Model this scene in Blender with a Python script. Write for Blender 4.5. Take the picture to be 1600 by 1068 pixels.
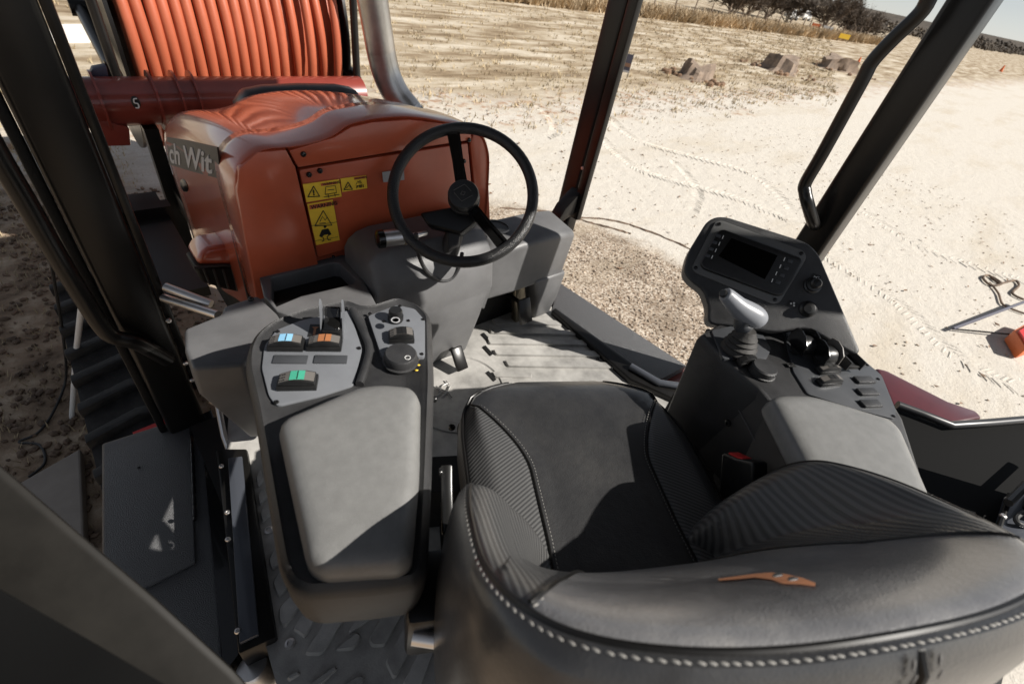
import bpy, bmesh, math, random
from mathutils import Vector as V, Matrix
from mathutils.bvhtree import BVHTree
R = math.radians
random.seed(7)
for o in list(bpy.data.objects): bpy.data.objects.remove(o)
scn = bpy.context.scene
col = scn.collection

# ------------------------------------------------------------------ camera
FOC = 732.0
PITCH, HEAD, ROLL = R(40.3), R(47.9), math.atan2(189, 842)
hf = V((math.sin(HEAD), math.cos(HEAD), 0)); hr = V((math.cos(HEAD), -math.sin(HEAD), 0)); UZ = V((0, 0, 1))
FW = hf*math.cos(PITCH) - UZ*math.sin(PITCH)
u0 = hf*math.sin(PITCH) + UZ*math.cos(PITCH)
RT = hr*math.cos(ROLL) + u0*math.sin(ROLL)
UP = u0*math.cos(ROLL) - hr*math.sin(ROLL)
CAM = V((0, 0, 2.2))
cd = bpy.data.cameras.new("camera"); cam = bpy.data.objects.new("camera", cd); col.objects.link(cam)
cam.matrix_world = Matrix(((RT.x, UP.x, -FW.x, CAM.x), (RT.y, UP.y, -FW.y, CAM.y), (RT.z, UP.z, -FW.z, CAM.z), (0, 0, 0, 1)))
cd.sensor_width = 36.0; cd.lens = 36.0*FOC/1600; cd.clip_start = 0.02; cd.clip_end = 3000
cd.dof.use_dof = True; cd.dof.focus_distance = 1.25; cd.dof.aperture_fstop = 4.5
scn.camera = cam

# ------------------------------------------------------------------ sky, sun, exposure
SUN_AZ, SUN_EL = R(144), R(40)
w = bpy.data.worlds.new("World"); scn.world = w; w.use_nodes = True
nt = w.node_tree; bg = nt.nodes['Background']; sk = nt.nodes.new('ShaderNodeTexSky')
sk.sky_type = 'NISHITA'; sk.sun_disc = False; sk.sun_elevation = SUN_EL; sk.sun_rotation = SUN_AZ
sk.air_density = 0.75; sk.dust_density = 0.05; sk.ozone_density = 1.5
hs = nt.nodes.new('ShaderNodeHueSaturation'); hs.inputs['Saturation'].default_value = 0.32; nt.links.new(sk.outputs[0], hs.inputs['Color'])
nt.links.new(hs.outputs[0], bg.inputs[0]); bg.inputs[1].default_value = 0.055
sl = bpy.data.lights.new("sun", 'SUN'); sl.energy = 4.6; sl.angle = R(0.5); sl.color = (1.0, 0.95, 0.88)
so = bpy.data.objects.new("sun", sl); col.objects.link(so)
sdir = V((math.sin(SUN_AZ)*math.cos(SUN_EL), math.cos(SUN_AZ)*math.cos(SUN_EL), math.sin(SUN_EL)))
so.rotation_euler = sdir.to_track_quat('Z', 'Y').to_euler(); so.location = (0, 0, 30)
scn.view_settings.view_transform = 'Standard'; scn.view_settings.look = 'None'
scn.view_settings.gamma = 1.0; scn.view_settings.exposure = 0.68

# ------------------------------------------------------------------ photograph point -> place
def ray(x, y): return FW + RT*((x-800)/FOC) - UP*((y-534)/FOC)
def hit(x, y, o, n):
    d = ray(x, y); return CAM + d*((V(o)-CAM).dot(n)/d.dot(n))
def at(x, y, z): return hit(x, y, (0, 0, z), UZ)
def atX(x, y, X): return hit(x, y, (X, 0, 0), V((1, 0, 0)))
def atY(x, y, Y): return hit(x, y, (0, Y, 0), V((0, 1, 0)))
# the seat is turned 29 degrees to the right of the machine
SA = R(29.4); SF = V((math.sin(SA), math.cos(SA), 0)); SR = V((math.cos(SA), -math.sin(SA), 0)); S0 = V((.41, 0, 0))
def sp(l, f, z): return S0 + SR*l + SF*f + UZ*z

class Fr:                                   # a working plane
    def __init__(s, o, x, y):
        s.o = V(o); s.x = V(x).normalized(); s.n = s.x.cross(V(y)).normalized(); s.y = s.n.cross(s.x)
    def p(s, a, b, c=0): return s.o + s.x*a + s.y*b + s.n*c
    def h(s, px, c=0): return hit(px[0], px[1], s.o + s.n*c, s.n)
    def ab(s, px, c=0):
        q = s.h(px, c) - s.o; return (q.dot(s.x), q.dot(s.y))

# ------------------------------------------------------------------ materials
MATS = {}
def mat(name, base, rough=.5, metal=0, bump=0, bscale=200, var=0, vscale=5, coat=0, spec=.5, sheen=0, coat_r=.05, emit=None, col2=None, detail=3):
    m = bpy.data.materials.new(name); m.use_nodes = True; t = m.node_tree; b = t.nodes['Principled BSDF']
    b.inputs['Base Color'].default_value = (*base, 1); b.inputs['Roughness'].default_value = rough
    b.inputs['Metallic'].default_value = metal; b.inputs['Coat Weight'].default_value = coat
    b.inputs['Coat Roughness'].default_value = coat_r; b.inputs['Specular IOR Level'].default_value = spec
    tc = t.nodes.new('ShaderNodeNewGeometry')
    if var or col2:
        n = t.nodes.new('ShaderNodeTexNoise'); n.inputs['Scale'].default_value = vscale; n.inputs['Detail'].default_value = 6
        n.inputs['Roughness'].default_value = .65
        t.links.new(tc.outputs['Position'], n.inputs['Vector'])
        r = t.nodes.new('ShaderNodeValToRGB'); r.color_ramp.elements[0].position = .35; r.color_ramp.elements[1].position = .68
        c2 = col2 or tuple(min(1, c*(1+var)) for c in base)
        r.color_ramp.elements[0].color = (*[c*(1-var) for c in base], 1); r.color_ramp.elements[1].color = (*c2, 1)
        t.links.new(n.outputs[0], r.inputs[0]); t.links.new(r.outputs[0], b.inputs['Base Color'])
        mr = t.nodes.new('ShaderNodeMapRange'); mr.inputs[3].default_value = rough*.82; mr.inputs[4].default_value = min(1, rough*1.2)
        t.links.new(n.outputs[0], mr.inputs[0]); t.links.new(mr.outputs[0], b.inputs['Roughness'])
    if bump:
        n2 = t.nodes.new('ShaderNodeTexNoise'); n2.inputs['Scale'].default_value = bscale; n2.inputs['Detail'].default_value = detail
        t.links.new(tc.outputs['Position'], n2.inputs['Vector'])
        bp = t.nodes.new('ShaderNodeBump'); bp.inputs['Strength'].default_value = bump; bp.inputs['Distance'].default_value = .002
        t.links.new(n2.outputs[0], bp.inputs['Height']); t.links.new(bp.outputs[0], b.inputs['Normal'])
    if emit:
        b.inputs['Emission Color'].default_value = (*emit, 1); b.inputs['Emission Strength'].default_value = 1
    MATS[name] = m; return m
def ramp(t, src, stops):
    r = t.nodes.new('ShaderNodeValToRGB'); cr = r.color_ramp
    while len(cr.elements) > 1: cr.elements.remove(cr.elements[-1])
    cr.elements[0].position = stops[0][0]; cr.elements[0].color = (*stops[0][1], 1)
    for p, c in stops[1:]:
        e = cr.elements.new(p); e.color = (*c, 1)
    t.links.new(src, r.inputs[0]); return r.outputs[0]
def mix(t, f, a, b):
    m = t.nodes.new('ShaderNodeMix'); m.data_type = 'RGBA'
    for s, i in ((f, 0), (a, 6), (b, 7)):
        if hasattr(s, 'links') or hasattr(s, 'node'): t.links.new(s, m.inputs[i])
        elif i == 0: m.inputs[0].default_value = s
        else: m.inputs[i].default_value = (*s, 1)
    return m.outputs[2]
def mth(t, op, a, b=None, clamp=False):
    m = t.nodes.new('ShaderNodeMath'); m.operation = op; m.use_clamp = clamp
    for i, s in enumerate((a, b)):
        if s is None: continue
        if hasattr(s, 'node'): t.links.new(s, m.inputs[i])
        else: m.inputs[i].default_value = s
    return m.outputs[0]
def noise(t, vec, scale, detail=5, rough=.6):
    n = t.nodes.new('ShaderNodeTexNoise'); n.inputs['Scale'].default_value = scale; n.inputs['Detail'].default_value = detail
    n.inputs['Roughness'].default_value = rough; t.links.new(vec, n.inputs['Vector']); return n.outputs[0]

mat('housing', (.034, .034, .035), .4, bump=.4, bscale=900, var=.3, vscale=14)
mat('dash', (.12, .12, .122), .42, bump=.25, bscale=700, var=.2, vscale=6)
mat('pad', (.185, .185, .18), .36, bump=.25, bscale=800, var=.08, vscale=60)
mat('panel', (.16, .168, .182), .36, var=.08, vscale=12)
mat('frame_grey', (.10, .10, .098), .45)
mat('panel_dark', (.05, .053, .058), .4, var=.08, vscale=20)
mat('switch', (.012, .012, .012), .35, var=.2, vscale=60)
mat('switch_face', (.13, .12, .11), .5)
mat('black', (.008, .0075, .007), .3, spec=.35, var=.25, vscale=8)
mat('black_matte', (.009, .0088, .0085), .6, spec=.3, bump=.3, bscale=500, var=.3, vscale=10)
mat('black_gloss', (.006, .006, .006), .14, coat=.35)
mat('paint', (.45, .085, .036), .34, coat=1.0, coat_r=.11, var=.05, vscale=3)
mat('paint_panel', (.52, .105, .045), .38, coat=.35, coat_r=.2, var=.09, vscale=7)
mat('paint_tube', (.21, .036, .024), .35, coat=.5, var=.12, vscale=5)
mat('conduit', (.42, .105, .05), .42, bump=.15, bscale=60, var=.07, vscale=4)
mat('steel', (.62, .60, .57), .34, metal=1, bump=.2, bscale=30, var=.25, vscale=6)
mat('silver', (.75, .73, .71), .38, metal=1)
mat('bolt', (.05, .05, .05), .25, metal=.8)
mat('zinc', (.35, .3, .22), .35, metal=1)
mat('mat', (.36, .35, .33), .36, bump=.3, bscale=260, var=.35, vscale=7)
mat('rim_rubber', (.02, .02, .02), .33, bump=1.0, bscale=330, detail=1)
mat('rubber', (.03, .028, .026), .7, bump=.6, bscale=90, var=.5, vscale=14)
mat('grit', (.075, .077, .081), .36, bump=2.2, bscale=480, col2=(.20, .20, .205), var=.5, vscale=620, detail=2)
mat('stitch', (.30, .29, .27), .7)
mat('stitch_dark', (.11, .105, .10), .7)
mat('white', (.7, .7, .68), .5)
mat('yellow', (.95, .62, .05), .45, var=.06, vscale=40)
mat('label_red', (.6, .14, .05), .5)
mat('ink', (.01, .01, .01), .5)
mat('cyan', (.25, .52, .75), .4); mat('green', (.06, .36, .24), .4); mat('amber', (.38, .15, .06), .4)
mat('red', (.62, .03, .03), .4)
mat('screen', (.002, .0018, .0015), .35, spec=.04)
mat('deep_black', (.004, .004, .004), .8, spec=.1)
mat('satin_black', (.02, .02, .021), .38)
mat('grip_grey', (.22, .23, .25), .35, bump=.1, bscale=300)
mat('label_grey', (.4, .4, .41), .5)
mat('concrete', (.33, .29, .25), .85, bump=.4, bscale=40, var=.15, vscale=4)
mat('pale_slab', (.8, .76, .68), .85, var=.05, vscale=1)
mat('bark', (.24, .18, .135), .9, bump=1, bscale=20, var=.35, vscale=5)
mat('twig', (.10, .075, .055), .9, var=.3, vscale=1)
mat('far_wood', (.075, .06, .045), .95, var=.4, vscale=.2)
mat('hoseblack', (.02, .02, .02), .5)
mat('sign_blue', (.06, .06, .09), .5); mat('sign_brown', (.2, .11, .07), .6)
mat('orange_plastic', (.7, .16, .04), .5)
mat('logo', (1.0, .42, .2), .6)
mat('glassy', (.06, .066, .08), .35, coat=.3)
mat('dull_frame', (.011, .010, .0085), .6, spec=.25, var=.3, vscale=12)
mat('leaf', (.20, .12, .07), .8, var=.4, vscale=3)
mat('straw', (.42, .33, .20), .8, var=.4, vscale=.6)
mat('maroon', (.085, .011, .014), .3, coat=.6, var=.15, vscale=10)

def leather(nm, k):
    m = mat(nm, (.03, .031, .034), .36, coat=.6, coat_r=.22); t = m.node_tree; b = t.nodes['Principled BSDF']
    g = t.nodes['Geometry'].outputs['Position'] if 'Geometry' in t.nodes else t.nodes.new('ShaderNodeNewGeometry').outputs['Position']
    n = noise(t, g, 9, 8, .75)
    t.links.new(ramp(t, n, [(.3, (.05*k, .051*k, .055*k)), (.55, (.075*k, .075*k, .077*k)), (.75, (.115*k, .112*k, .108*k))]), b.inputs['Base Color'])
    mr = t.nodes.new('ShaderNodeMapRange'); mr.inputs[3].default_value = .30; mr.inputs[4].default_value = .5
    t.links.new(n, mr.inputs[0]); t.links.new(mr.outputs[0], b.inputs['Roughness'])
    vo = t.nodes.new('ShaderNodeTexVoronoi'); vo.inputs['Scale'].default_value = 420; t.links.new(g, vo.inputs['Vector'])
    h = mth(t, 'ADD', mth(t, 'MULTIPLY', vo.outputs[0], .4), mth(t, 'MULTIPLY', noise(t, g, 35, 5), 2.0))
    bp = t.nodes.new('ShaderNodeBump'); bp.inputs['Strength'].default_value = .28; bp.inputs['Distance'].default_value = .002
    t.links.new(h, bp.inputs['Height']); t.links.new(bp.outputs[0], b.inputs['Normal'])
leather('leather', .4); leather('leather_sunlit', 2.2)  # same leather twice: backrest copy has its sunlit brightness put into the base colour
def carbon():
    m = mat('carbon', (.04, .04, .042), .32); t = m.node_tree; b = t.nodes['Principled BSDF']
    at_ = t.nodes.new('ShaderNodeAttribute'); at_.attribute_name = 'fab'
    sx = t.nodes.new('ShaderNodeSeparateXYZ'); t.links.new(at_.outputs['Vector'], sx.inputs[0])
    a = mth(t, 'ADD', mth(t, 'MULTIPLY', mth(t, 'SINE', mth(t, 'MULTIPLY', sx.outputs[0], 6.2832/.0062)), .5), .5)
    c = mth(t, 'SINE', mth(t, 'MULTIPLY', sx.outputs[1], 6.2832/.0024))
    h = mth(t, 'ADD', a, mth(t, 'MULTIPLY', c, .18))
    t.links.new(ramp(t, a, [(.2, (.04, .04, .041)), (.8, (.095, .095, .094))]), b.inputs['Base Color'])
    bp = t.nodes.new('ShaderNodeBump'); bp.inputs['Strength'].default_value = .35; bp.inputs['Distance'].default_value = .001
    t.links.new(h, bp.inputs['Height']); t.links.new(bp.outputs[0], b.inputs['Normal'])
carbon()

# ------------------------------------------------------------------ mesh helpers
class MB:
    def __init__(s): s.bm = bmesh.new()
    def vs(s, pts): return [s.bm.verts.new(V(p)) for p in pts]
    def poly(s, pts): s.bm.faces.new(s.vs(pts)); return s
    def loft(s, rings, closed=True, cap=True):
        R_ = [s.vs(r) for r in rings]; n = len(R_[0])
        for a, b in zip(R_, R_[1:]):
            for i in range(n if closed else n-1):
                j = (i+1) % n
                s.bm.faces.new((a[i], a[j], b[j], b[i]))
        if cap and closed:
            s.bm.faces.new(list(reversed(R_[0]))); s.bm.faces.new(R_[-1])
        return s
    def prism(s, pts, off): return s.loft([pts, [V(p)+V(off) for p in pts]])
    def box(s, a, b):
        (x0, y0, z0), (x1, y1, z1) = a, b
        return s.prism([(x0, y0, z0), (x1, y0, z0), (x1, y1, z0), (x0, y1, z0)], (0, 0, z1-z0))
    def fbox(s, fr, a0, a1, b0, b1, c0, c1):
        return s.loft([[fr.p(a, b, c) for a, b in ((a0, b0), (a1, b0), (a1, b1), (a0, b1))] for c in (c0, c1)])
    def tube(s, path, r, seg=12, closed=False, cap=True):
        path = [V(p) for p in path]; n = len(path); rings = []; prev = None
        for i, p in enumerate(path):
            if closed: d = path[(i+1) % n]-path[i-1]
            else: d = path[min(i+1, n-1)]-path[max(i-1, 0)]
            d.normalize()
            if prev is None: x = d.orthogonal().normalized()
            else:
                x = prev - d*prev.dot(d); x.normalize()
            prev = x; y = d.cross(x); rr = r[i] if isinstance(r, (list, tuple)) else r
            rings.append([p + (x*math.cos(2*math.pi*k/seg)+y*math.sin(2*math.pi*k/seg))*rr for k in range(seg)])
        if closed: rings.append(rings[0]); s.loft(rings, cap=False); bmesh.ops.remove_doubles(s.bm, verts=s.bm.verts, dist=1e-6); return s
        return s.loft(rings, cap=cap)
    def lathe(s, o, ax, prof, seg=24):
        o = V(o); ax = V(ax).normalized(); x = ax.orthogonal().normalized(); y = ax.cross(x)
        return s.loft([[o + ax*h + (x*math.cos(2*math.pi*k/seg)+y*math.sin(2*math.pi*k/seg))*max(r, 1e-4) for k in range(seg)] for r, h in prof])
    def ell(s, o, e1, e2, e3, seg=10, rings=6):
        o = V(o); rr = []
        for i in range(rings+1):
            a = math.pi*(i/rings); a = min(max(a, .05), math.pi-.05)
            rr.append([o + e3*math.cos(a) + (e1*math.cos(2*math.pi*k/seg)+e2*math.sin(2*math.pi*k/seg))*math.sin(a) for k in range(seg)])
        return s.loft(rr)
    def fix(s): bmesh.ops.recalc_face_normals(s.bm, faces=s.bm.faces); return s
    def bevel(s, w, seg=3, ang=30):
        s.fix(); es = [e for e in s.bm.edges if len(e.link_faces) == 2 and e.calc_face_angle(0) > R(ang)]
        if es: bmesh.ops.bevel(s.bm, geom=es, offset=w, offset_type='OFFSET', segments=seg, profile=.5, affect='EDGES', clamp_overlap=True)
        return s
    def subd(s, n=1):
        s.fix(); bmesh.ops.subdivide_edges(s.bm, edges=s.bm.edges, cuts=n, use_grid_fill=True); return s
    def build(s, name, m, parent=None, label=None, smooth=40, sub=0, origin=None, **kw):
        s.fix(); bm = s.bm
        if smooth is not None:
            for f in bm.faces: f.smooth = True
            for e in bm.edges:
                if len(e.link_faces) == 2 and e.calc_face_angle(0) > R(smooth): e.smooth = False
        if origin is None:
            c = V((0, 0, 0)); n = max(1, len(bm.verts))
            for v in bm.verts: c += v.co
            c /= n
        else: c = V(origin)
        me = bpy.data.meshes.new(name)
        for v in bm.verts: v.co -= c
        bm.to_mesh(me); bm.free()
        ms = m if isinstance(m, (list, tuple)) else [m]
        for q in ms: me.materials.append(MATS[q])
        o = bpy.data.objects.new(name, me); col.objects.link(o)
        place(o, c, parent)
        if label: o['label'] = label
        for k, v in kw.items(): o[k] = v
        if sub:
            md = o.modifiers.new('sub', 'SUBSURF'); md.levels = sub; md.render_levels = sub
        return o
WL = {}
def place(o, c, parent):
    WL[o.name] = V(c)
    if parent is not None:
        o.parent = parent; o.location = V(c) - WL[parent.name]
    else: o.location = V(c)
def empty(name, loc, label, cat, group=None, rz=0):
    o = bpy.data.objects.new(name, None); col.objects.link(o); o.location = loc; WL[o.name] = V(loc); o.rotation_euler.z = rz
    o.empty_display_size = .2; o['label'] = label; o['category'] = cat
    if group: o['group'] = group
    return o
def tag(o, label, cat, group=None):
    o['label'] = label; o['category'] = cat
    if group: o['group'] = group
    return o
def struct(o): o['kind'] = 'structure'; return o
def roundpoly(pts, r, seg=4):
    out = []; n = len(pts); pts = [V(p) for p in pts]
    for i in range(n):
        p = pts[i]; a = pts[i-1]-p; b = pts[(i+1) % n]-p
        rr = min(r, a.length*.45, b.length*.45)
        A = p + a.normalized()*rr; B = p + b.normalized()*rr
        for k in range(seg+1):
            t = k/seg; out.append(A*(1-t)**2 + p*2*t*(1-t) + B*t*t)
    return out
def smoothpath(pts, n=6):
    pts = [V(p) for p in pts]; out = []
    for i in range(len(pts)-1):
        p0 = pts[max(i-1, 0)]; p1 = pts[i]; p2 = pts[i+1]; p3 = pts[min(i+2, len(pts)-1)]
        for k in range(n):
            t = k/n
            out.append(.5*((2*p1)+(p2-p0)*t+(2*p0-5*p1+4*p2-p3)*t*t+(3*p1-p0-3*p2+p3)*t**3))
    out.append(pts[-1]); return out
def slab(fr, pxs, c0, c1, name, m, parent, bevel=.003, rnd=0, seg=2, **kw):
    top = [fr.h(p, c1) for p in pxs]
    if rnd: top = roundpoly(top, rnd)
    mb = MB().prism(top, fr.n*(c0-c1))
    if bevel: mb.bevel(bevel, seg, 30)
    return mb.build(name, m, parent, **kw)
def bolt(p, n, r, parent, m='bolt', name='bolt'):
    n = V(n).normalized(); mb = MB().lathe(V(p)-n*r*.3, n, [(r, 0), (r, r*.5), (r*.8, r*.85), (r*.35, r*.95), (r*.3, r*.6), (.0002, r*.6)], 12)
    return mb.build(name, m, parent)
def text(s, fr, a, b, size, c, name, m, parent, th=.0008, bold=0, **kw):
    cu = bpy.data.curves.new('t', 'FONT'); cu.body = s; cu.size = size; cu.extrude = th; cu.offset = bold; cu.resolution_u = 3
    to = bpy.data.objects.new('t', cu); col.objects.link(to); bpy.context.view_layer.update()
    me = bpy.data.meshes.new_from_object(to.evaluated_get(bpy.context.evaluated_depsgraph_get()))
    bm = bmesh.new(); bm.from_mesh(me); bpy.data.objects.remove(to); bpy.data.meshes.remove(me)
    for v in bm.verts: v.co = fr.p(a+v.co.x, b+v.co.y, c+v.co.z)
    mb = MB(); mb.bm.free(); mb.bm = bm
    return mb.build(name, m, parent, **kw)

# ------------------------------------------------------------------ ground
def ground_mat():
    m = bpy.data.materials.new('ground'); m.use_nodes = True; t = m.node_tree; b = t.nodes['Principled BSDF']
    g = t.nodes.new('ShaderNodeNewGeometry').outputs['Position']; sx = t.nodes.new('ShaderNodeSeparateXYZ'); t.links.new(g, sx.inputs[0])
    X, Y = sx.outputs[0], sx.outputs[1]
    fine = noise(t, g, 55, 6, .75); mid = noise(t, g, 5, 6, .65); big = noise(t, g, .55, 5, .6)
    st = t.nodes.new('ShaderNodeMapping'); st.inputs['Scale'].default_value = (.35, 1.3, 1); st.inputs['Rotation'].default_value = (0, 0, R(-8)); t.links.new(g, st.inputs['Vector'])
    streak = noise(t, st.outputs[0], 1.1, 7, .68)
    sand = ramp(t, fine, [(.25, (.35, .315, .265)), (.42, (.55, .51, .45)), (.7, (.66, .62, .555))])
    sand = mix(t, mth(t, 'MULTIPLY', ramp(t, mid, [(.55, (0, 0, 0)), (.75, (1, 1, 1))]), .25), sand, (.46, .38, .28))
    grass = ramp(t, streak, [(.30, (.105, .075, .045)), (.43, (.27, .205, .135)), (.52, (.47, .40, .30)), (.64, (.68, .62, .52))])
    grass = mix(t, mth(t, 'MULTIPLY', fine, .45), grass, (.28, .21, .13))
    # dry grass takes over beyond the sand strip, with a ragged edge
    e = mth(t, 'ADD', Y, mth(t, 'MULTIPLY', mth(t, 'SUBTRACT', streak, .5), 5.5))
    e = mth(t, 'ADD', e, mth(t, 'MULTIPLY', mth(t, 'SUBTRACT', big, .5), 3.0))
    k = mth(t, 'DIVIDE', mth(t, 'SUBTRACT', e, 6.0), 1.6, True)
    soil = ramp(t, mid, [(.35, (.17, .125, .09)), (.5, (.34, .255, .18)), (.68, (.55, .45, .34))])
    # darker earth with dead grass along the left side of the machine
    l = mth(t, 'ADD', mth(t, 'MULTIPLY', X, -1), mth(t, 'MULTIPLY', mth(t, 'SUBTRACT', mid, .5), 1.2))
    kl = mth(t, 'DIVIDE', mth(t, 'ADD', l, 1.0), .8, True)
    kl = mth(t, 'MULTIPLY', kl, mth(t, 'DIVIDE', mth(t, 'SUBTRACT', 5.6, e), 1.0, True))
    # band of rusty leaf litter on the edge
    band = mth(t, 'MULTIPLY', mth(t, 'SUBTRACT', 1.0, mth(t, 'ABSOLUTE', mth(t, 'SUBTRACT', e, 6.5)), True), ramp(t, mid, [(.5, (0, 0, 0)), (.62, (1, 1, 1))]))
    # circle of churned gravel round the machine
    px_ = mth(t, 'SUBTRACT', X, 2.2); py_ = mth(t, 'SUBTRACT', Y, 1.15)
    dd = mth(t, 'SQRT', mth(t, 'ADD', mth(t, 'MULTIPLY', px_, px_), mth(t, 'MULTIPLY', py_, py_)))
    dd = mth(t, 'ADD', dd, mth(t, 'MULTIPLY', mth(t, 'SUBTRACT', mid, .5), .5)); dd = mth(t, 'ADD', dd, mth(t, 'MULTIPLY', mth(t, 'SUBTRACT', 1.35, Y), .28))
    kg = mth(t, 'DIVIDE', mth(t, 'SUBTRACT', 2.12, dd), .22, True)
    vo = t.nodes.new('ShaderNodeTexVoronoi'); vo.inputs['Scale'].default_value = 72; t.links.new(g, vo.inputs['Vector'])
    scn_ = t.nodes.new('ShaderNodeSeparateColor'); t.links.new(vo.outputs['Color'], scn_.inputs[0])
    grv = ramp(t, scn_.outputs[0], [(0, (.12, .08, .055)), (.3, (.27, .20, .14)), (.65, (.44, .36, .28)), (1, (.66, .60, .51))])
    grv = mix(t, mth(t, 'MULTIPLY', ramp(t, noise(t, g, 2.6, 5, .6), [(.47, (0, 0, 0)), (.62, (1, 1, 1))]), .6), grv, (.17, .125, .085))
    sand = mix(t, mth(t, 'MULTIPLY', kg, .92), sand, grv)
    dirt = noise(t, st.outputs[0], .9, 6, .6)
    sand = mix(t, mth(t, 'MULTIPLY', ramp(t, dirt, [(.52, (0, 0, 0)), (.7, (1, 1, 1))]), .5), sand, (.47, .40, .30))
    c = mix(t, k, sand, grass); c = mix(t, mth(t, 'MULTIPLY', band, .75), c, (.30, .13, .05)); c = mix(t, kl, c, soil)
    t.links.new(c, b.inputs['Base Color']); b.inputs['Roughness'].default_value = .95; b.inputs['Specular IOR Level'].default_value = .1
    h = mth(t, 'ADD', mth(t, 'MULTIPLY', fine, .5), mth(t, 'MULTIPLY', mid, 1.6))
    bp = t.nodes.new('ShaderNodeBump'); bp.inputs['Strength'].default_value = .42; bp.inputs['Distance'].default_value = .05
    t.links.new(h, bp.inputs['Height']); t.links.new(bp.outputs[0], b.inputs['Normal'])
    MATS['ground'] = m
    m = bpy.data.materials.new('gravel'); m.use_nodes = True; t = m.node_tree; b = t.nodes['Principled BSDF']
    g = t.nodes.new('ShaderNodeNewGeometry').outputs['Position']
    vo = t.nodes.new('ShaderNodeTexVoronoi'); vo.inputs['Scale'].default_value = 38; t.links.new(g, vo.inputs['Vector'])
    sc = t.nodes.new('ShaderNodeSeparateColor'); t.links.new(vo.outputs['Color'], sc.inputs[0])
    c1 = ramp(t, sc.outputs[0], [(0, (.13, .085, .055)), (.35, (.30, .22, .155)), (.7, (.44, .36, .28)), (1, (.62, .55, .46))])
    n = noise(t, g, 3.2, 5, .6)
    c1 = mix(t, ramp(t, n, [(.45, (0, 0, 0)), (.65, (.75, .75, .75))]), c1, (.15, .105, .07))
    t.links.new(c1, b.inputs['Base Color']); b.inputs['Roughness'].default_value = .95; b.inputs['Specular IOR Level'].default_value = .1
    bp = t.nodes.new('ShaderNodeBump'); bp.inputs['Strength'].default_value = 1; bp.inputs['Distance'].default_value = .03
    t.links.new(vo.outputs[0], bp.inputs['Height']); bp.invert = True; t.links.new(bp.outputs[0], b.inputs['Normal'])
    MATS['gravel'] = m
ground_mat()
mb = MB()
xs = [-600, -60, -10, -4, 0, 4, 8, 14, 24, 60, 200, 900]; ys = [-300, -40, -10, -4, 0, 3, 6, 9, 12, 16, 20, 40, 120, 700]
G = [[mb.bm.verts.new((x, y, 0)) for x in xs] for y in ys]
for j in range(len(ys)-1):
    for i in range(len(xs)-1): mb.bm.faces.new((G[j][i], G[j][i+1], G[j+1][i+1], G[j+1][i]))
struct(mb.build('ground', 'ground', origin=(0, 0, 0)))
# loose stones
def stones(name, n, fn, m, lo, hi):
    mb = MB()
    for _ in range(n):
        x, y = fn(); r = random.uniform(lo, hi); a = random.uniform(0, 6.28)
        e1 = V((math.cos(a), math.sin(a), 0))*r*random.uniform(.8, 1.5); e2 = V((-math.sin(a), math.cos(a), 0))*r*random.uniform(.6, 1)
        mb.ell((x, y, r*.2+.004), e1, e2, V((random.uniform(-.2, .2)*r, 0, r*.55)), 5, 3)
    o = mb.build(name, m, smooth=None); o['kind'] = 'stuff'; return o
mat('stone_pale', (.42, .34, .26), .9, var=.5, vscale=9)
mat('stone_brown', (.16, .11, .075), .9, var=.5, vscale=9)
def ginpatch():
    while 1:
        x = random.uniform(1.6, 4.4); y = random.uniform(-.6, 3.2)
        if math.hypot(x-2.2, y-1.15)+max(0, 1.35-y)*.28+random.gauss(0, .12) < 2.05: return x, y
stones('loose_gravel', 4200, ginpatch, 'stone_pale', .004, .011)
stones('dark_gravel', 900, ginpatch, 'stone_brown', .004, .012)
stones('soil_crumbs', 3800, lambda: (random.uniform(-2.2, .4), random.uniform(1.2, 5)), 'stone_brown', .006, .024)
stones('sand_grains', 1500, lambda: (random.uniform(2.5, 12), random.uniform(-3, 6)), 'stone_pale', .004, .014)
mb = MB()
for _ in range(420):
    if random.random() < .6: x, y = random.uniform(3, 12), random.uniform(-2.5, 5.5)
    else: x, y = random.uniform(4, 14), random.gauss(6.2, .5)
    r = random.uniform(.008, .028); a = random.uniform(0, 6.28)
    mb.poly([(x+math.cos(a+k)*r*q, y+math.sin(a+k)*r*q, .008+random.uniform(0, .014)) for k, q in ((0, 1.5), (1.6, .6), (3.1, 1.4), (4.7, .7))])
mb.build('fallen_leaves', 'leaf', smooth=None)['kind'] = 'stuff'
# dry grass tufts on the rough field
def tufts(name, n, fn, h0, h1, m, blades=5, wd=.006):
    mb = MB()
    for _ in range(n):
        x, y = fn(); s = 1+math.hypot(x, y)/14
        for b in range(blades):
            a = random.uniform(0, 6.28); h = random.uniform(h0, h1); w_ = wd*s
            dx, dy = math.cos(a), math.sin(a); bx, by = x+random.gauss(0, .05), y+random.gauss(0, .05)
            L = random.uniform(.2, 1.1)*h
            mb.poly([(bx-dy*w_, by+dx*w_, 0), (bx+dy*w_, by-dx*w_, 0), (bx+dx*L, by+dy*L, h)])
    o = mb.build(name, m, smooth=None); o['kind'] = 'stuff'; return o
def fieldpt():
    y = 5.9+random.gauss(0, .35)+random.random()**1.3*12.6; x = random.uniform(-1, 4+y*2.6); return x, y
tufts('dry_grass', 4200, fieldpt, .02, .09, 'straw')
tufts('dead_grass', 1500, lambda: (random.uniform(-2.4, .3), random.uniform(1.4, 6)), .015, .05, 'straw', 4, .003)
mat('tallgrass', (.46, .35, .22), .9, var=.4, vscale=.4)
tufts('tall_grass', 5200, lambda: (lambda x: (x, 18.9+random.random()**1.5*3+x*.0))(random.uniform(2, 70)), .25, .75, 'tallgrass', 4, .012)
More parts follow.
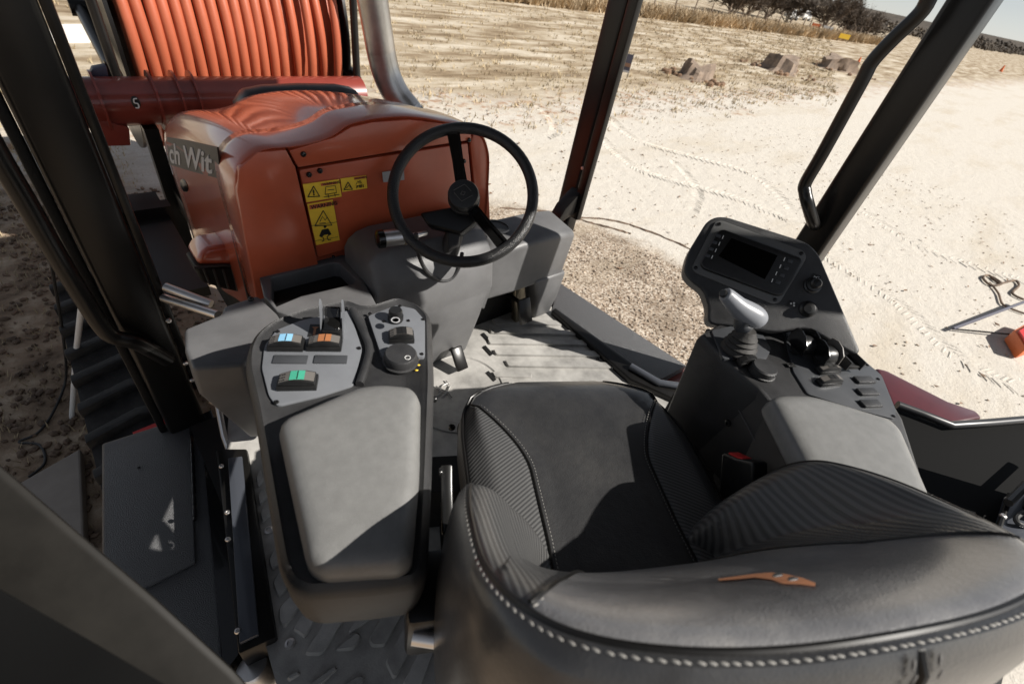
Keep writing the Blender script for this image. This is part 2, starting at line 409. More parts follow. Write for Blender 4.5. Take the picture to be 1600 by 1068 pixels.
# tyre tracks pressed into the sand: thin ridges of tread
def track(path, wid, pitch, name='tyre_track'):
    pth = smoothpath([(x, y, 0) for x, y in path], 12); mb = MB(); acc = 0
    for a, b in zip(pth, pth[1:]):
        d = (b-a); L = d.length
        if L == 0: continue
        d.normalize(); nn = V((-d.y, d.x, 0)); acc += L
        while acc > pitch:
            acc -= pitch
            for s in (-1, 1):
                if random.random() < .08: continue
                c = a + nn*s*wid*.3 + V((random.uniform(-.01, .01), random.uniform(-.01, .01), 0)); e = (nn*s*.8+d*.5).normalized(); f = V((-e.y, e.x, 0))
                l_ = wid*.27; q = pitch*.22; hh = random.uniform(.004, .009)
                mb.loft([[c-e*l_-f*q, c+e*l_-f*q, c+e*l_+f*q, c-e*l_+f*q], [c-e*l_*.7-f*q*.3+UZ*hh, c+e*l_*.7-f*q*.3+UZ*hh, c+e*l_*.7+f*q*.3+UZ*hh, c-e*l_*.7+f*q*.3+UZ*hh]])
    return struct(mb.build(name, 'ground', smooth=None, origin=(0, 0, 0)))
def P2(l): return [tuple(at(x, y, 0)[:2]) for x, y in l]
track(P2([(950, 180), (975, 205), (1010, 225), (1080, 245), (1180, 275), (1240, 330)]), .24, .05)
track(P2([(930, 205), (960, 235), (1000, 265), (1060, 285), (1150, 310), (1235, 345)]), .24, .05)
track(P2([(840, 165), (862, 185), (868, 205), (850, 215)]), .24, .05)
track(P2([(1050, 250), (1075, 275), (1090, 300), (1080, 330)]), .2, .05)
track(P2([(1290, 400), (1400, 470), (1500, 560), (1600, 610)]), .26, .06)
track(P2([(1350, 330), (1450, 390), (1600, 440)]), .26, .06)
# the arc-shaped ruts round the machine
for rut in ([(890, 340), (960, 345), (1040, 372), (1100, 400)], [(780, 325), (860, 332), (930, 350), (985, 365)]):
    mb = MB(); pp = smoothpath([at(x, y, .002) for x, y in rut], 10)
    mb.tube([p+V((random.uniform(-.008, .008), random.uniform(-.008, .008), 0)) for p in pp], [.012+random.uniform(-.004, .005) for _ in pp], 6)
    struct(mb.build('rut', 'stone_brown', smooth=None))
# concrete pads
struct(MB().prism([at(x, y, .03) for x, y in ((82, 38), (165, 37), (195, 62), (68, 65))], (0, 0, -.028)).build('concrete_pad', 'pale_slab', smooth=None))
struct(MB().prism([at(x, y, .06) for x, y in ((10, 765), (125, 700), (131, 840), (60, 900), (-40, 860))], (0, 0, -.056)).bevel(.008, 2).build('paving_slab', 'concrete', smooth=None))

# ------------------------------------------------------------------ things standing on the field
def stump(c, w_, h_, label, seed, tip=0):
    random.seed(seed); root = empty('tree_stump', (c[0], c[1], 0), label, 'stump', 'rotten stumps on the field')
    n = 26; rings = []
    for k, (z, s) in enumerate(((-.02, 1.25), (.1, 1.05), (.35, .95), (.7, .9), (1.0, .84))):
        rg = []
        for i in range(n):
            a = 2*math.pi*i/n; r = w_*.5*s*(1+.16*math.sin(3*a+seed)+.10*math.sin(7*a+seed*2)+random.uniform(-.09, .09))*(1+.25*max(0, math.cos(a*2))**3*(1-z))
            rg.append((c[0]+math.cos(a)*r+tip*z*w_, c[1]+math.sin(a)*r*.85, z*h_*(1+.28*math.sin(2*a+seed)*(z > .6)+random.uniform(-.08, .08)*(z > 0))))
        rings.append(rg)
    MB().loft(rings).build('trunk', 'bark', root, smooth=25)
    mb = MB()
    for _ in range(26):
        a = random.uniform(0, 6.28); r = w_*random.uniform(.5, 1.0); q = random.uniform(.05, .13)
        mb.ell((c[0]+math.cos(a)*r, c[1]+math.sin(a)*r, q*.3), V((q, 0, 0)), V((0, q*.8, 0)), V((.02, 0, q*.6)), 6, 3)
    mb.build('bark_chips', 'leaf', root, smooth=None, kind='stuff')
stump(at(1085, 122, 0), .95, .34, 'large pale rotten stump on the field, closest to the cab', 3, .06)
stump(at(1216, 110, 0), 1.5, .42, 'squat brown stump, middle one of the three on the field', 8, .12)
stump(at(1307, 108, 0), 1.8, .45, 'low split stump farthest away, beside the cab post', 12, -.1)
random.seed(11)
# small yard sign
sg = empty('yard_sign', at(968, 122, 0), 'small blue and brown yard sign on thin wire legs beyond the cab post', 'sign')
sc_ = at(970, 121, 0); ex = V((hr.x, hr.y, 0)); sfr = Fr(sc_, ex, UZ)
MB().fbox(sfr, -.34, .16, .13, .52, -.01, .01).build('board', 'sign_blue', sg)
MB().fbox(sfr, -.34, .16, .25, .33, .0105, .016).build('stripe', 'sign_brown', sg)
MB().fbox(sfr, -.34, .16, .13, .17, .0105, .016).build('stripe', 'label_grey', sg)
for q in (-.33, .15): MB().tube([sfr.p(q, 0), sfr.p(q, .55)], .01, 6).build('leg', 'black', sg)
# fence posts along the tall grass
def fpost(x, y, h):
    o = MB().tube([(x, y, 0), (x+random.uniform(-.04, .04), y, h)], [.05, .04], 7).build('fence_post', 'bark')
    tag(o, 'thin weathered wooden fence post in the tall dry grass', 'fence post', 'fence posts along the dry grass')
for i in range(26): fpost(14+i*2.1+random.uniform(-.3, .3), 20.6+random.uniform(-.15, .15), random.uniform(1.0, 1.25))
# banners, cones, distant vehicles
def banner(px, dist_z, wd, hh, m, label):
    p = at(px[0], px[1], 0); fr = Fr(p, hr, UZ); r = empty('banner', p, label, 'banner', 'banners by the fence')
    MB().fbox(fr, -wd/2, wd/2, .25, .25+hh, 0, .03).build('sheet', m, r)
    for q in (-wd/2, wd/2): MB().fbox(fr, q-.03, q+.03, 0, .3+hh, -.05, -.005).build('post', 'bark', r)
banner((1270, 52), 0, .8, .5, 'orange_plastic', 'orange banner fixed low by the far fence')
banner((1288, 56), 0, .9, .5, 'white', 'white banner beside the orange one by the far fence')
banner((1315, 66), 0, .9, .35, 'yellow', 'pale yellow banner lying lowest by the far fence')
for px, hh, lab in (((1340, 99), .32, 'orange marker cone on the field left of the cab post'), ((1563, 112), .6, 'orange marker cone far away on the field right of the cab post')):
    p = at(*px, 0); r = empty('marker_cone', p, lab, 'cone')
    MB().lathe(p, UZ, [(.3*hh, .05), (.27*hh, .05), (.08*hh, hh), (.06*hh, hh)], 14).build('cone', 'orange_plastic', r)
    MB().box((p.x-.3*hh, p.y-.3*hh, 0), (p.x+.3*hh, p.y+.3*hh, .05)).build('base', 'orange_plastic', r)
def van(px, sc, lab):
    p = at(px[0], px[1], 0)*1.25; p.z = 0; sc *= .72; r = empty('parked_van', p, lab, 'van', 'white vehicles beyond the fence'); x, y = p.x, p.y
    prof = [(-2.3, .4), (2.3, .4), (2.35, 1.1), (1.5, 1.25), (.9, 2.0), (-2.2, 2.05), (-2.3, 1.2)]
    MB().prism([(x+a*sc, y, b*sc) for a, b in prof], (0, 1.8*sc, 0)).bevel(.08, 2).build('body', 'white', r)
    MB().prism([(x+a*sc, y-.02, b*sc) for a, b in ((-1.9, 1.3), (1.2, 1.3), (.85, 1.85), (-1.9, 1.85))], (0, .03, 0)).build('window', 'glassy', r)
    for a in (-1.5, 1.5): MB().lathe((x+a*sc, y-.05, .35*sc), V((0, 1, 0)), [(.35*sc, 0), (.35*sc, .25)], 14).build('wheel', 'rubber', r)
van((1236, 40), .75, 'white van parked between two bare trees, nearer one of the pair')
van((1256, 40), .8, 'white van parked just left of the dense bare tree')
van((1571, 84), 1.0, 'white van far off near the horizon right of the cab post')
# bare winter trees
def tree(px, dist_scale, hgt, spread, label, seed, dens=1.0):
    random.seed(seed); p = at(px[0], px[1], 0); p = p*dist_scale; p.z = 0
    root = empty('bare_tree', p, label, 'tree', 'bare winter trees beyond the field')
    tr = MB(); tw = MB()
    def grow(q, d, L, r, lvl):
        d = d.normalized(); e = q + d*L; mid = q + d*L*.5 + V((random.uniform(-.08, .08), random.uniform(-.08, .08), 0))*L
        (tr if lvl < 2 else tw).tube([q, mid, e], [r, r*.75, r*.5], 5 if lvl < 2 else 3, cap=False)
        if lvl >= 4: return
        for k in range((4, 4, 4, int(5*dens))[lvl]):
            nd = d*.9 + V((random.gauss(0, 1), random.gauss(0, 1), random.gauss(.25, .6)))*spread
            s = q + (e-q)*random.uniform(.15, 1)
            grow(s, nd, L*random.uniform(.55, .85), max(r*.5, .022), lvl+1)
    for k in range(6):
        grow(p+V((random.uniform(-.2, .2), random.uniform(-.2, .2), 0)), V((random.uniform(-.9, .9), random.uniform(-.9, .9), 1)), hgt*.36, hgt*.014, 0)
    tr.build('trunk', 'bark', root, smooth=60); tw.build('crown', 'twig', root, smooth=None)
tree((1165, 30), 1.05, 4.6, .55, 'wide dark bare tree at the top beside the tree line', 21, 1.6)
tree((1140, 25), 1.0, 4.2, .55, 'bare tree on the left end of the row', 22, 1.6)
tree((1195, 34), 1.1, 4.8, .55, 'bare tree just left of the round tree', 23, 1.4)
tree((1228, 36), 1.0, 4.3, .5, 'round open bare tree standing alone before the white vans', 24, 1.2)
tree((1283, 50), 1.0, 5.0, .5, 'tall bare tree with open grey twigs', 25, 1.1)
tree((1320, 55), .98, 4.6, .62, 'dense brown bushy tree at the right end of the row', 26, 2.2)
tree((1345, 60), 1.05, 3.8, .6, 'low brown bush tree beside the dense one', 27, 1.8)
random.seed(5)
# far wood along the horizon: many short blobs of twigs reading as one mass
mb = MB()
def woodstrip(x0, y0, x1, y1, n, h0, h1):
    for i in range(n):
        t = random.random(); x = x0+(x1-x0)*t+random.uniform(-3, 3); y = y0+(y1-y0)*t+random.uniform(0, 18); h = random.uniform(h0, h1); r = h*random.uniform(.5, 1.2)
        for k in range(14):
            a = random.uniform(0, 6.28); rr = r*random.uniform(0, 1.5); q = h*random.uniform(.08, .22)
            cx, cy, cz = x+math.cos(a)*rr, y+math.sin(a)*rr, h*random.uniform(.05, .8)*(1-.3*rr/r)
            mb.ell((cx, cy, cz), V((q*random.uniform(.7, 1.4), 0, 0)), V((0, q, 0)), V((random.uniform(-.3, .3)*q, 0, q*random.uniform(.6, 1.1))), 5, 3)
woodstrip(60, 62, 190, 70, 150, .7, 1.5)
woodstrip(150, 32, 330, 40, 160, 1.4, 2.6)
woodstrip(330, 60, 420, -40, 160, 3.0, 5.0)
mb.build('far_wood', 'far_wood', smooth=None)['kind'] = 'stuff'
struct(MB().loft([[(700, -400, -5), (700, 700, -5), (900, 700, -5), (900, -400, -5)], [(760, -380, 8), (760, 690, 7), (800, 690, 7), (800, -380, 8)]]).build('hills', 'far_wood', smooth=None))

# left: pole, cable; right: rope, rods
o = MB().tube([at(112, 652, 0), at(118, 560, .45), at(133, 430, 1.05)], .011, 10).build('marker_pole', 'white'); tag(o, 'thin pale pole leaning beside the rubber track', 'pole')
cb = [at(x, y, z) for x, y, z in ((45, 745, .01), (70, 722, .01), (62, 695, .01), (30, 690, .01), (60, 675, .01), (85, 640, .02), (103, 590, .1), (98, 520, .5), (85, 440, .9), (75, 380, 1.2), (60, 330, 1.5), (10, 260, 1.7))]
tag(MB().tube(smoothpath(cb, 8), .006, 8).build('cable', 'hoseblack'), 'thin black cable hanging down and looping on the ground left of the tractor', 'cable')
rp = [at(x, y, .02) for x, y in ((1600, 468), (1582, 458), (1592, 446), (1585, 438), (1562, 442), (1545, 430), (1536, 434), (1548, 445), (1565, 443), (1550, 432))]
tag(MB().tube(smoothpath(rp, 8), .013, 8).build('rope', 'stone_brown'), 'knotted brown rope lying on the sand at the right edge', 'rope')
rp = [at(x, y, .02) for x, y in ((1549, 444), (1560, 458), (1566, 474), (1580, 482), (1602, 490))]
tag(MB().tube(smoothpath(rp, 8), .011, 8).build('rope', 'stone_brown'), 'straight brown rope running from the knot under the blue rod', 'rope')
tag(MB().tube([at(1489, 513, .05), at(1610, 468, .12)], .016, 8).build('steel_rod', 'sign_blue'), 'dark blue steel rod lying across the sand at the right edge', 'rod')
tag(MB().tube([at(1492, 514, .03), at(1590, 523, .05)], .009, 8).build('thin_rod', 'black'), 'thin black rod meeting the blue rod at its end', 'rod')
bx = [at(x, y, .14) for x, y in ((1585, 515), (1612, 500), (1618, 540), (1604, 545))]
fo = empty('orange_box', (bx[0].x, bx[0].y, 0), 'orange plastic box foot on the sand cut by the right edge', 'box')
MB().prism(bx, (0, 0, -.13)).bevel(.015, 2).build('case', 'orange_plastic', fo)
MB().prism([p+(bx[2]-p)*.15+UZ*.002 for p in bx], (0, 0, .02)).build('lid', 'red', fo)

# ================================================================== the machine
T = empty('trenching_tractor', (.78, 1.0, 0), 'orange red trenching tractor seen from its open cab, black seat, steering wheel and consoles', 'tractor')

# ---- hood
prof = [(.250, 1.30), (.244, 1.50), (.244, 1.645), (.262, 1.70), (.31, 1.735), (.375, 1.737), (.43, 1.742), (.483, 1.756), (.526, 1.779), (.586, 1.789), (.64, 1.792), (.697, 1.791), (.76, 1.783), (.822, 1.771), (.87, 1.762), (.917, 1.748), (.965, 1.722), (.995, 1.68), (1.012, 1.62), (1.028, 1.457), (1.035, 1.30)]
def hood_ring(Y, dz=0, sx=1.0, low=1.30, drop=0):
    out = []
    for x, z in prof:
        zz = low if z == 1.30 else z - dz*(1 if z > 1.6 else (z-1.3)/.3*1)
        if z > 1.6: zz = max(zz, low+.05)
        out.append(((x-.64)*sx+.64, Y, zz))
    return out
def loftopen(rings, name, m, parent, th=.0, **kw):
    mb = MB().loft(rings, closed=False, cap=False); return mb.build(name, m, parent, **kw)
rings = [hood_ring(y, dz, sx, low) for y, dz, sx, low in ((1.30, .014, .99, 1.2), (1.45, .036, 1.0, 1.12), (1.60, .066, 1.0, 1.05), (1.8, .116, 1.0, .95), (1.95, .160, 1.0, .92), (2.1, .215, 1.0, .88), (2.22, .28, .985, .85), (2.30, .35, .96, .83), (2.34, .44, .92, .8))]
def dense(rg, closed_bottom=True):
    pr2 = [smoothpath([V(p) for p in r_], 3) for r_ in rg]; out_ = []
    for k in range(len(pr2[0])):
        out_.append(smoothpath([r_[k] for r_ in pr2], 4))
    return [[c_[m_] for c_ in out_] for m_ in range(len(out_[0]))]
rings = dense(rings)
hood = MB(); hood.loft(rings, closed=True, cap=True)
hood = hood.build('hood', 'paint', T, smooth=32)
# rear shroud of the hood, a raised rounded rim
rr = [hood_ring(1.20, .02, .95, 1.3), hood_ring(1.180, .006, .968, 1.28), hood_ring(1.175, .002, .976, 1.28), hood_ring(1.181, 0, .988, 1.28), hood_ring(1.202, 0, 1.0, 1.28), hood_ring(1.235, .001, 1.008, 1.28), hood_ring(1.28, .005, 1.012, 1.26), hood_ring(1.325, .011, 1.012, 1.25), hood_ring(1.333, .020, .99, 1.25)]
rr = [smoothpath([V(p) for p in r_], 3) for r_ in rr]
sh = MB().loft(rr, closed=False, cap=False); sh.build('shroud', 'paint', hood, smooth=60)
# rear bulkhead panels
fr = Fr((0, 1.185, 0), (1, 0, 0), (0, 0, 1)); fr.n = V((0, -1, 0)); fr.y = V((0, 0, 1))
def bulk(pxs, name='bulkhead_panel', c1=.0, th=.02):
    top = [fr.h(p, c1) for p in pxs]; return MB().prism(top, fr.n*(-th)).bevel(.003, 2).build(name, 'paint_panel', hood)
bulk([(466, 262), (452, 236), (522, 215), (548, 199), (582, 191), (640, 187), (700, 194), (736, 204), (737, 219), (620, 237)], c1=.006)
bulk([(468, 266), (620, 241), (731, 224), (741, 330), (744, 350), (600, 372), (497, 402)], c1=.003)
bulk([(462, 262), (497, 412), (500, 470), (402, 470), (371, 300), (374, 264), (403, 238), (447, 234)], c1=.012)
bulk([(741, 207), (761, 222), (766, 345), (748, 352), (735, 226)], c1=.004)
for p in ((474, 241), (733, 219), (483, 273), (725, 252), (500, 267), (632, 243)): bolt(fr.h(p, .007), fr.n, .007, hood)
# warning labels
def label_plate(pxs, m, c=.0075, name='warning_label'):
    return MB().prism([fr.h(p, c) for p in pxs], fr.n*-.001).build(name, m, hood, smooth=None)
def on(pl, m, c=.0085, name='warning_mark'):
    return MB().prism([fr.h(p, c) for p in pl], fr.n*-.0006).build(name, m, hood, smooth=None)
def tri(cx, cy, s, k=.0):
    o_ = MB(); P = [fr.h((cx+a*s, cy+b*s), .0088) for a, b in ((0, -1), (1.05, .75), (-1, .85))]
    for a, b in ((0, 1), (1, 2), (2, 0)): o_.tube([P[a], P[b]], .0011, 6)
    o_.build('warning_triangle', 'ink', hood, smooth=None)
label_plate([(473, 288), (530, 280), (534, 307), (479, 316)], 'yellow')
label_plate([(532, 279), (572, 274), (574, 294), (535, 300)], 'yellow')
label_plate([(480, 319), (520, 312), (531, 375), (494, 383)], 'yellow')
on([(501, 287), (527, 283.5), (528, 287), (502, 291)], 'label_red'); on([(553, 277.5), (570, 275), (571, 278.5), (553.5, 281)], 'label_red')
on([(483, 321), (518, 315), (519, 321), (484, 327.5)], 'label_red')
on([(597, 269), (631, 264), (632, 281), (599, 285)], 'label_grey')
tri(490, 300, 9); tri(544, 291, 6.5); tri(505, 342, 13)
def frtext(s, px, px2, size, m='ink', bold=.0):
    a = fr.h(px, .0086); b = fr.h(px2, .0086); d = (b-a).normalized(); f2 = Fr(a, d, fr.n.cross(d)); f2.n = fr.n.copy(); f2.y = f2.n.cross(f2.x)
    return text(s, f2, 0, 0, size, 0, 'lettering', m, hood, bold=bold)
frtext('!', (489, 305), (495, 304), .020, bold=.0008); frtext('WARNING', (504.5, 290.2), (527, 286.8), .0098, 'ink'); frtext('WARNING', (486, 327), (518, 321.2), .0150, 'ink', .0002)
frtext('WARNING', (554, 280.8), (570, 278.2), .0075); frtext('P 011', (557, 294), (571, 292), .010, bold=.0003); frtext('C', (560, 287), (568, 286), .012)
# machine sketch, crushed-hand sketch and seated figure with belt as ink shapes
mk = MB()
def ink(pts, r=.0009): mk.tube([fr.h(p, .0088) for p in pts], r, 5)
ink([(508, 304), (509, 292), (524, 290), (526, 301), (508, 304)]); ink([(512, 297), (522, 296)]); ink([(506, 308), (530, 304)]); ink([(513, 304), (514, 309)]); ink([(523, 302), (524, 307)])
ink([(500, 346), (504, 338), (508, 344), (511, 340)]); ink([(499, 349), (509, 348)])
ink([(541, 294), (545, 290), (548, 293)]); ink([(556, 289), (559, 283), (564, 284), (566, 288), (560, 290)], .0006); ink([(485, 353), (526, 347)], .0006); ink([(489, 377), (528, 370)], .0005)
mk.build('pictogram', 'ink', hood)
mk = MB(); mk.ell(fr.h((508, 354), .0086), fr.x*.0042, fr.y*.0045, fr.n*.0006, 12, 4)
mk.prism([fr.h(p, .009) for p in ((503, 359), (513, 357), (518, 366), (514, 368), (512, 366), (507, 367), (503, 370), (499, 369))], fr.n*-.0007)
mk.tube([fr.h(p, .0088) for p in ((500, 369), (505, 371), (506, 376), (503, 377))], .0013, 6); mk.tube([fr.h(p, .0088) for p in ((514, 367), (511, 370), (513, 375), (517, 374))], .0013, 6)
mk.build('pictogram', 'ink', hood)
# side decal
MB().prism([atX(x, y, .2425) for x, y in ((260, 214), (290, 219), (339, 230), (345, 280), (300, 268), (264, 257))], (.004, 0, 0)).build('decal', 'ink', hood, smooth=None)
def warptext(st, quad, X, name, m, parent):
    cu = bpy.data.curves.new('t', 'FONT'); cu.body = st; cu.size = 1; cu.extrude = .001; cu.offset = .022
    to = bpy.data.objects.new('t', cu); col.objects.link(to); bpy.context.view_layer.update()
    me = bpy.data.meshes.new_from_object(to.evaluated_get(bpy.context.evaluated_depsgraph_get()))
    bm = bmesh.new(); bm.from_mesh(me); bpy.data.objects.remove(to); bpy.data.meshes.remove(me)
    ux = max(v.co.x for v in bm.verts); q = [atX(x, y, X) for x, y in quad]
    for v in bm.verts:
        u, t = v.co.x/ux, v.co.y/.73
        p = (q[0]*(1-u)+q[1]*u)*(1-t) + (q[3]*(1-u)+q[2]*u)*t; v.co = p + V((-v.co.z, 0, 0))
    mb = MB(); mb.bm.free(); mb.bm = bm
    return mb.build(name, m, parent, smooth=None)
warptext('ch Wit', ((266, 253), (332, 271), (332, 236), (263, 221)), .2415, 'lettering', 'label_grey', hood)
# hood latch recess
mb = MB(); q = atX(288, 290, .243); mb.ell(q, V((0, .07, -.035)), V((0, .012, .02)), V((.010, 0, 0)), 16, 6); mb.build('latch', 'black', hood)
# seam strip
MB().box((.243, 1.330, 1.0), (.262, 1.345, 1.655)).build('seam_strip', 'black_matte', hood)
MB().box((.27, 1.46, .75), (1.0, 2.4, 1.22)).build('engine_bay', 'black_matte', T)
# fender pod with vent
pp_ = [atY(x, y, 1.50) for x, y in ((312, 396), (326, 388), (352, 384), (376, 388), (390, 416), (306, 415))]
pod = MB().prism(pp_, (0, .14, -.02)).bevel(.035, 6).build('side_pod', 'paint', T)
vp_ = [atY(x, y, 1.505) for x, y in ((304, 417), (386, 418), (394, 462), (350, 452), (316, 442))]
gr = MB().prism(vp_, (0, .14, -.02)).bevel(.012, 3).build('vent', 'black_matte', pod)
MB().tube([atY(x, y, 1.50) for x, y in ((303, 418), (345, 414), (378, 416), (384, 424))], .005, 8).build('vent_trim', 'housing', pod)
for k in range(5):
    MB().tube([atY(318+k*15, 420, 1.50), atY(328+k*14.5, 444+k*3.2, 1.50)], .0035, 6).build('vent_slat', 'housing', pod)
MB().box((-.05, 1.75, .98), (.20, 2.6, 1.02)).build('deck_plate', 'black', T)
MB().box((-.02, 2.35, .93), (.22, 2.42, 1.06)).build('frame_rail', 'black', T)
# scoop
def scsec(Y, zt, a, b, zb=1.44): return [(a, Y, zb), (a+.005, Y, zt-.05), (a+.035, Y, zt-.012), (a+.10, Y, zt), ((a+b)/2, Y, zt+.004), (b-.10, Y, zt), (b-.035, Y, zt-.012), (b-.005, Y, zt-.05), (b, Y, zb)]
sc = MB().loft([scsec(2.0, 1.575, .53, .96), scsec(2.012, 1.598, .505, .985), scsec(2.035, 1.615, .50, .99), scsec(2.10, 1.612, .50, .99), scsec(2.20, 1.575, .51, .98, 1.40), scsec(2.28, 1.52, .54, .95, 1.36)])
sc = sc.build('air_scoop', 'satin_black', hood, smooth=60)
MB().loft([[(x, y, z) for x, y in ((.62, y0_), (.90, y0_), (.90, y0_+.05), (.62, y0_+.05))] for z, y0_ in ((1.552, 1.996), (1.594, 2.006))]).bevel(.006, 3).build('scoop_opening', 'ink', hood)
# exhaust
ex = smoothpath([(1.19, 1.86, 1.42), (1.155, 1.91, 1.53), (1.105, 1.96, 1.60), (1.075, 1.99, 1.67), (1.055, 2.0, 1.75), (1.035, 2.0, 1.85), (.90, 2.0, 2.55)], 8)
exo = MB().tube(ex, .058, 28).build('exhaust_pipe', 'steel', T, smooth=60)
MB().lathe((1.135, 1.92, 1.535), (-.045, .04, .08), [(.064, 0), (.068, .004), (.068, .02), (.064, .024), (.05, .024)], 28).build('clamp', 'steel', exo)
MB().lathe((1.15, 1.90, 1.50), (-.04, .03, .12), [(.085, -.06), (.078, 0), (.066, .06), (.05, .06)], 28).build('collar', 'glassy', exo)

# ---- front tube with clamps and plates
ft = MB().tube([(.05, 2.97, 1.30), (1.42, 2.97, 1.30)], .105, 32).build('front_tube', 'paint_tube', T, smooth=60)
for x in [atY(px_, 119, 2.97).x for px_ in (110, 142, 232, 270, 297)]:
    MB().lathe((x-.006, 2.97, 1.30), (1, 0, 0), [(.10, 0), (.132, 0), (.132, .010), (.10, .010)], 32).build('clamp', 'paint_tube', ft)
MB().prism([atY(x, y, 2.88) for x, y in ((138, 175), (184, 195), (202, 200), (205, 228), (168, 229))], (0, .12, 0)).bevel(.006, 2).build('plate', 'paint_tube', ft)
MB().prism([atY(x, y, 3.0) for x, y in ((145, 107), (166, 103), (170, 121), (140, 121))], (0, .05, 0)).bevel(.004, 2).build('bracket', 'sign_blue', ft); MB().prism([atY(x, y, 3.02) for x, y in ((163, 97), (168, 101), (176, 121), (169, 121))], (0, .04, 0)).build('bracket', 'black', ft)
lf = Fr((.24, 2.862, 1.30), (1, 0, 0), (0, 0, 1)); mb = MB(); mb.ell((.262, 2.868, 1.325), V((.018, 0, 0)), V((0, 0, .03)), V((0, .006, .0)), 16, 5); mb.build('sticker', 'ink', ft)
mb = MB(); mb.tube(smoothpath([(.270, 2.859, 1.345), (.258, 2.858, 1.343), (.256, 2.858, 1.328), (.268, 2.858, 1.322), (.266, 2.858, 1.306), (.254, 2.858, 1.306)], 5), .003, 6); mb.build('sticker_mark', 'white', ft)
for x in (.30, 1.05): MB().box((x, 2.4, .78), (x+.08, 3.05, .9)).bevel(.01, 2).build('front_arm', 'black', T)
MB().box((.26, 2.88, .35), (.32, 2.96, 1.2)).build('front_strut', 'black', T)

# ---- track under the left side, and a matching one on the right
def crawler(x0, x1):
    prof_ = []
    for k in range(13): a = -math.pi/2+math.pi*k/12; prof_.append((2.75+math.cos(a)*.25, .26+math.sin(a)*.25))
    for k in range(13): a = math.pi/2+math.pi*k/12; prof_.append((.35+math.cos(a)*.25, .26+math.sin(a)*.25))
    tk = MB().prism([(x0, y, z) for y, z in prof_], (x1-x0, 0, 0)).build('crawler_track', 'rubber', T)
    for k in range(14):
        y = .42+k*.178
        mb = MB(); xm = (x0+x1)/2
        mb.loft([[(x0-.005, y-.02, z), (xm+.02, y+.035, z), (x1-.02, y+.02, z), (x1-.02, y+.075-e, z), (xm+.02, y+.09-e, z), (x0-.005, y+.035-e, z)] for z, e in ((.505, 0), (.55, .012))])
        mb.bevel(.004, 2).build('lug', 'rubber', tk)
    return tk
tk = crawler(-.33, -.04); crawler(1.62, 1.92)
MB().box((-.04, 1.35, .5), (.02, 2.3, .75)).build('side_beam', 'black', T)
mb = MB().tube(smoothpath([(-.05, 1.86, .80), (-.045, 1.6, .80), (-.03, 1.36, .78)], 5), .02, 10); gz = mb.build('grease_line', 'black', T)
MB().lathe((-.052, 1.90, .80), (-.1, 1, .1), [(.024, 0), (.026, .02), (.018, .04), (.001, .045)], 14).build('cap', 'yellow', gz)
bolt((-.06, 1.81, .825), (-.3, 0, 1), .018, gz, 'silver')
MB().prism([at(x, y, .80) for x, y in ((207, 675), (285, 643), (290, 655), (215, 682))], (0, 0, -.05)).build('step_edge', 'red', T)
# ---- storage box beside the step
sb = MB().prism([at(x, y, .85) for x, y in ((158, 692), (302, 646), (314, 655), (345, 960), (350, 1060), (158, 1060))], (0, 0, -.5)).bevel(.008, 3).build('storage_box', 'grit', T)
MB().prism([at(x, y, .858) for x, y in ((161, 706), (296, 664), (305, 879), (234, 915), (161, 940))], (0, 0, -.007)).bevel(.003, 2).build('lid', 'grit', sb)
MB().tube([at(299, 668, .862), at(304, 812, .862)], .0045, 10).build('hinge', 'black_gloss', sb)
for k in range(9):
    t0 = k/9; a_ = at(299, 668, .863); b_ = at(304, 812, .863)
    MB().tube([a_+(b_-a_)*(t0+.01), a_+(b_-a_)*(t0+.075)], .0058, 10).build('hinge_knuckle', 'bolt', sb)
bolt(at(217, 730, .858), UZ, .004, sb)
# ---- channel rails along the left floor edge
rl = MB().prism([at(x, y, 1.02) for x, y in ((337, 700), (386, 700), (432, 995), (372, 1022))], (0, 0, -.25)).bevel(.006, 2).build('floor_rail', 'black', T)
MB().prism([at(x, y, 1.035) for x, y in ((356, 715), (378, 712), (404, 990), (374, 1004))], (0, 0, -.012)).bevel(.002, 2).build('rail_strip', 'glassy', rl)
for p in ((346, 728), (355, 800), (371, 985), (356, 842)): bolt(at(*p, 1.037), UZ, .006, rl, 'silver')
MB().prism([at(x, y, .95) for x, y in ((312, 648), (330, 640), (350, 700), (372, 1022), (350, 1050))], (0, 0, -.3)).build('side_skirt', 'black_gloss', T)
MB().tube([at(338, 620, 1.05), at(350, 680, 1.0), at(357, 700, .98)], .008, 8).build('gas_strut', 'silver', T)
MB().lathe(at(395, 1045, .93), (0, .3, 1), [(.035, -.2), (.035, 0), (.03, .01)], 20).build('pivot_pin', 'silver', T)

# ---- floor mat
mat_pts = [(-.12, -.6, 1), (-.05, .35, 1), (-.02, .70, 1), (.04, 1.0, 1), (.09, 1.15, 1), (1.42, 1.15, 1), (1.34, 1.0, 1), (1.31, .62, 1), (1.42, .40, 1), (1.42, -.6, 1)]
fm = MB().prism([V(p)+UZ*-.004 for p in mat_pts], (0, 0, -.02)).build('floor_mat', 'mat', T)
MB().box((-.02, -.7, .86), (1.5, 1.16, .96)).build('floor_plate', 'black_matte', T)
def rib(pxs, z=1.006, nm='mat_rib'):
    top = roundpoly([at(x, y, z) for x, y in pxs], .006, 2); c = sum(top, V())/len(top)
    bot = [p+(p-c).normalized()*.004 for p in top]
    MB().loft([[V((p.x, p.y, .9945)) for p in bot], [V((p.x, p.y, .9975)) for p in bot], top]).build(nm, 'mat', fm)
L = lambda *a: [(400+x/4, 801+y/4) for x, y in a]
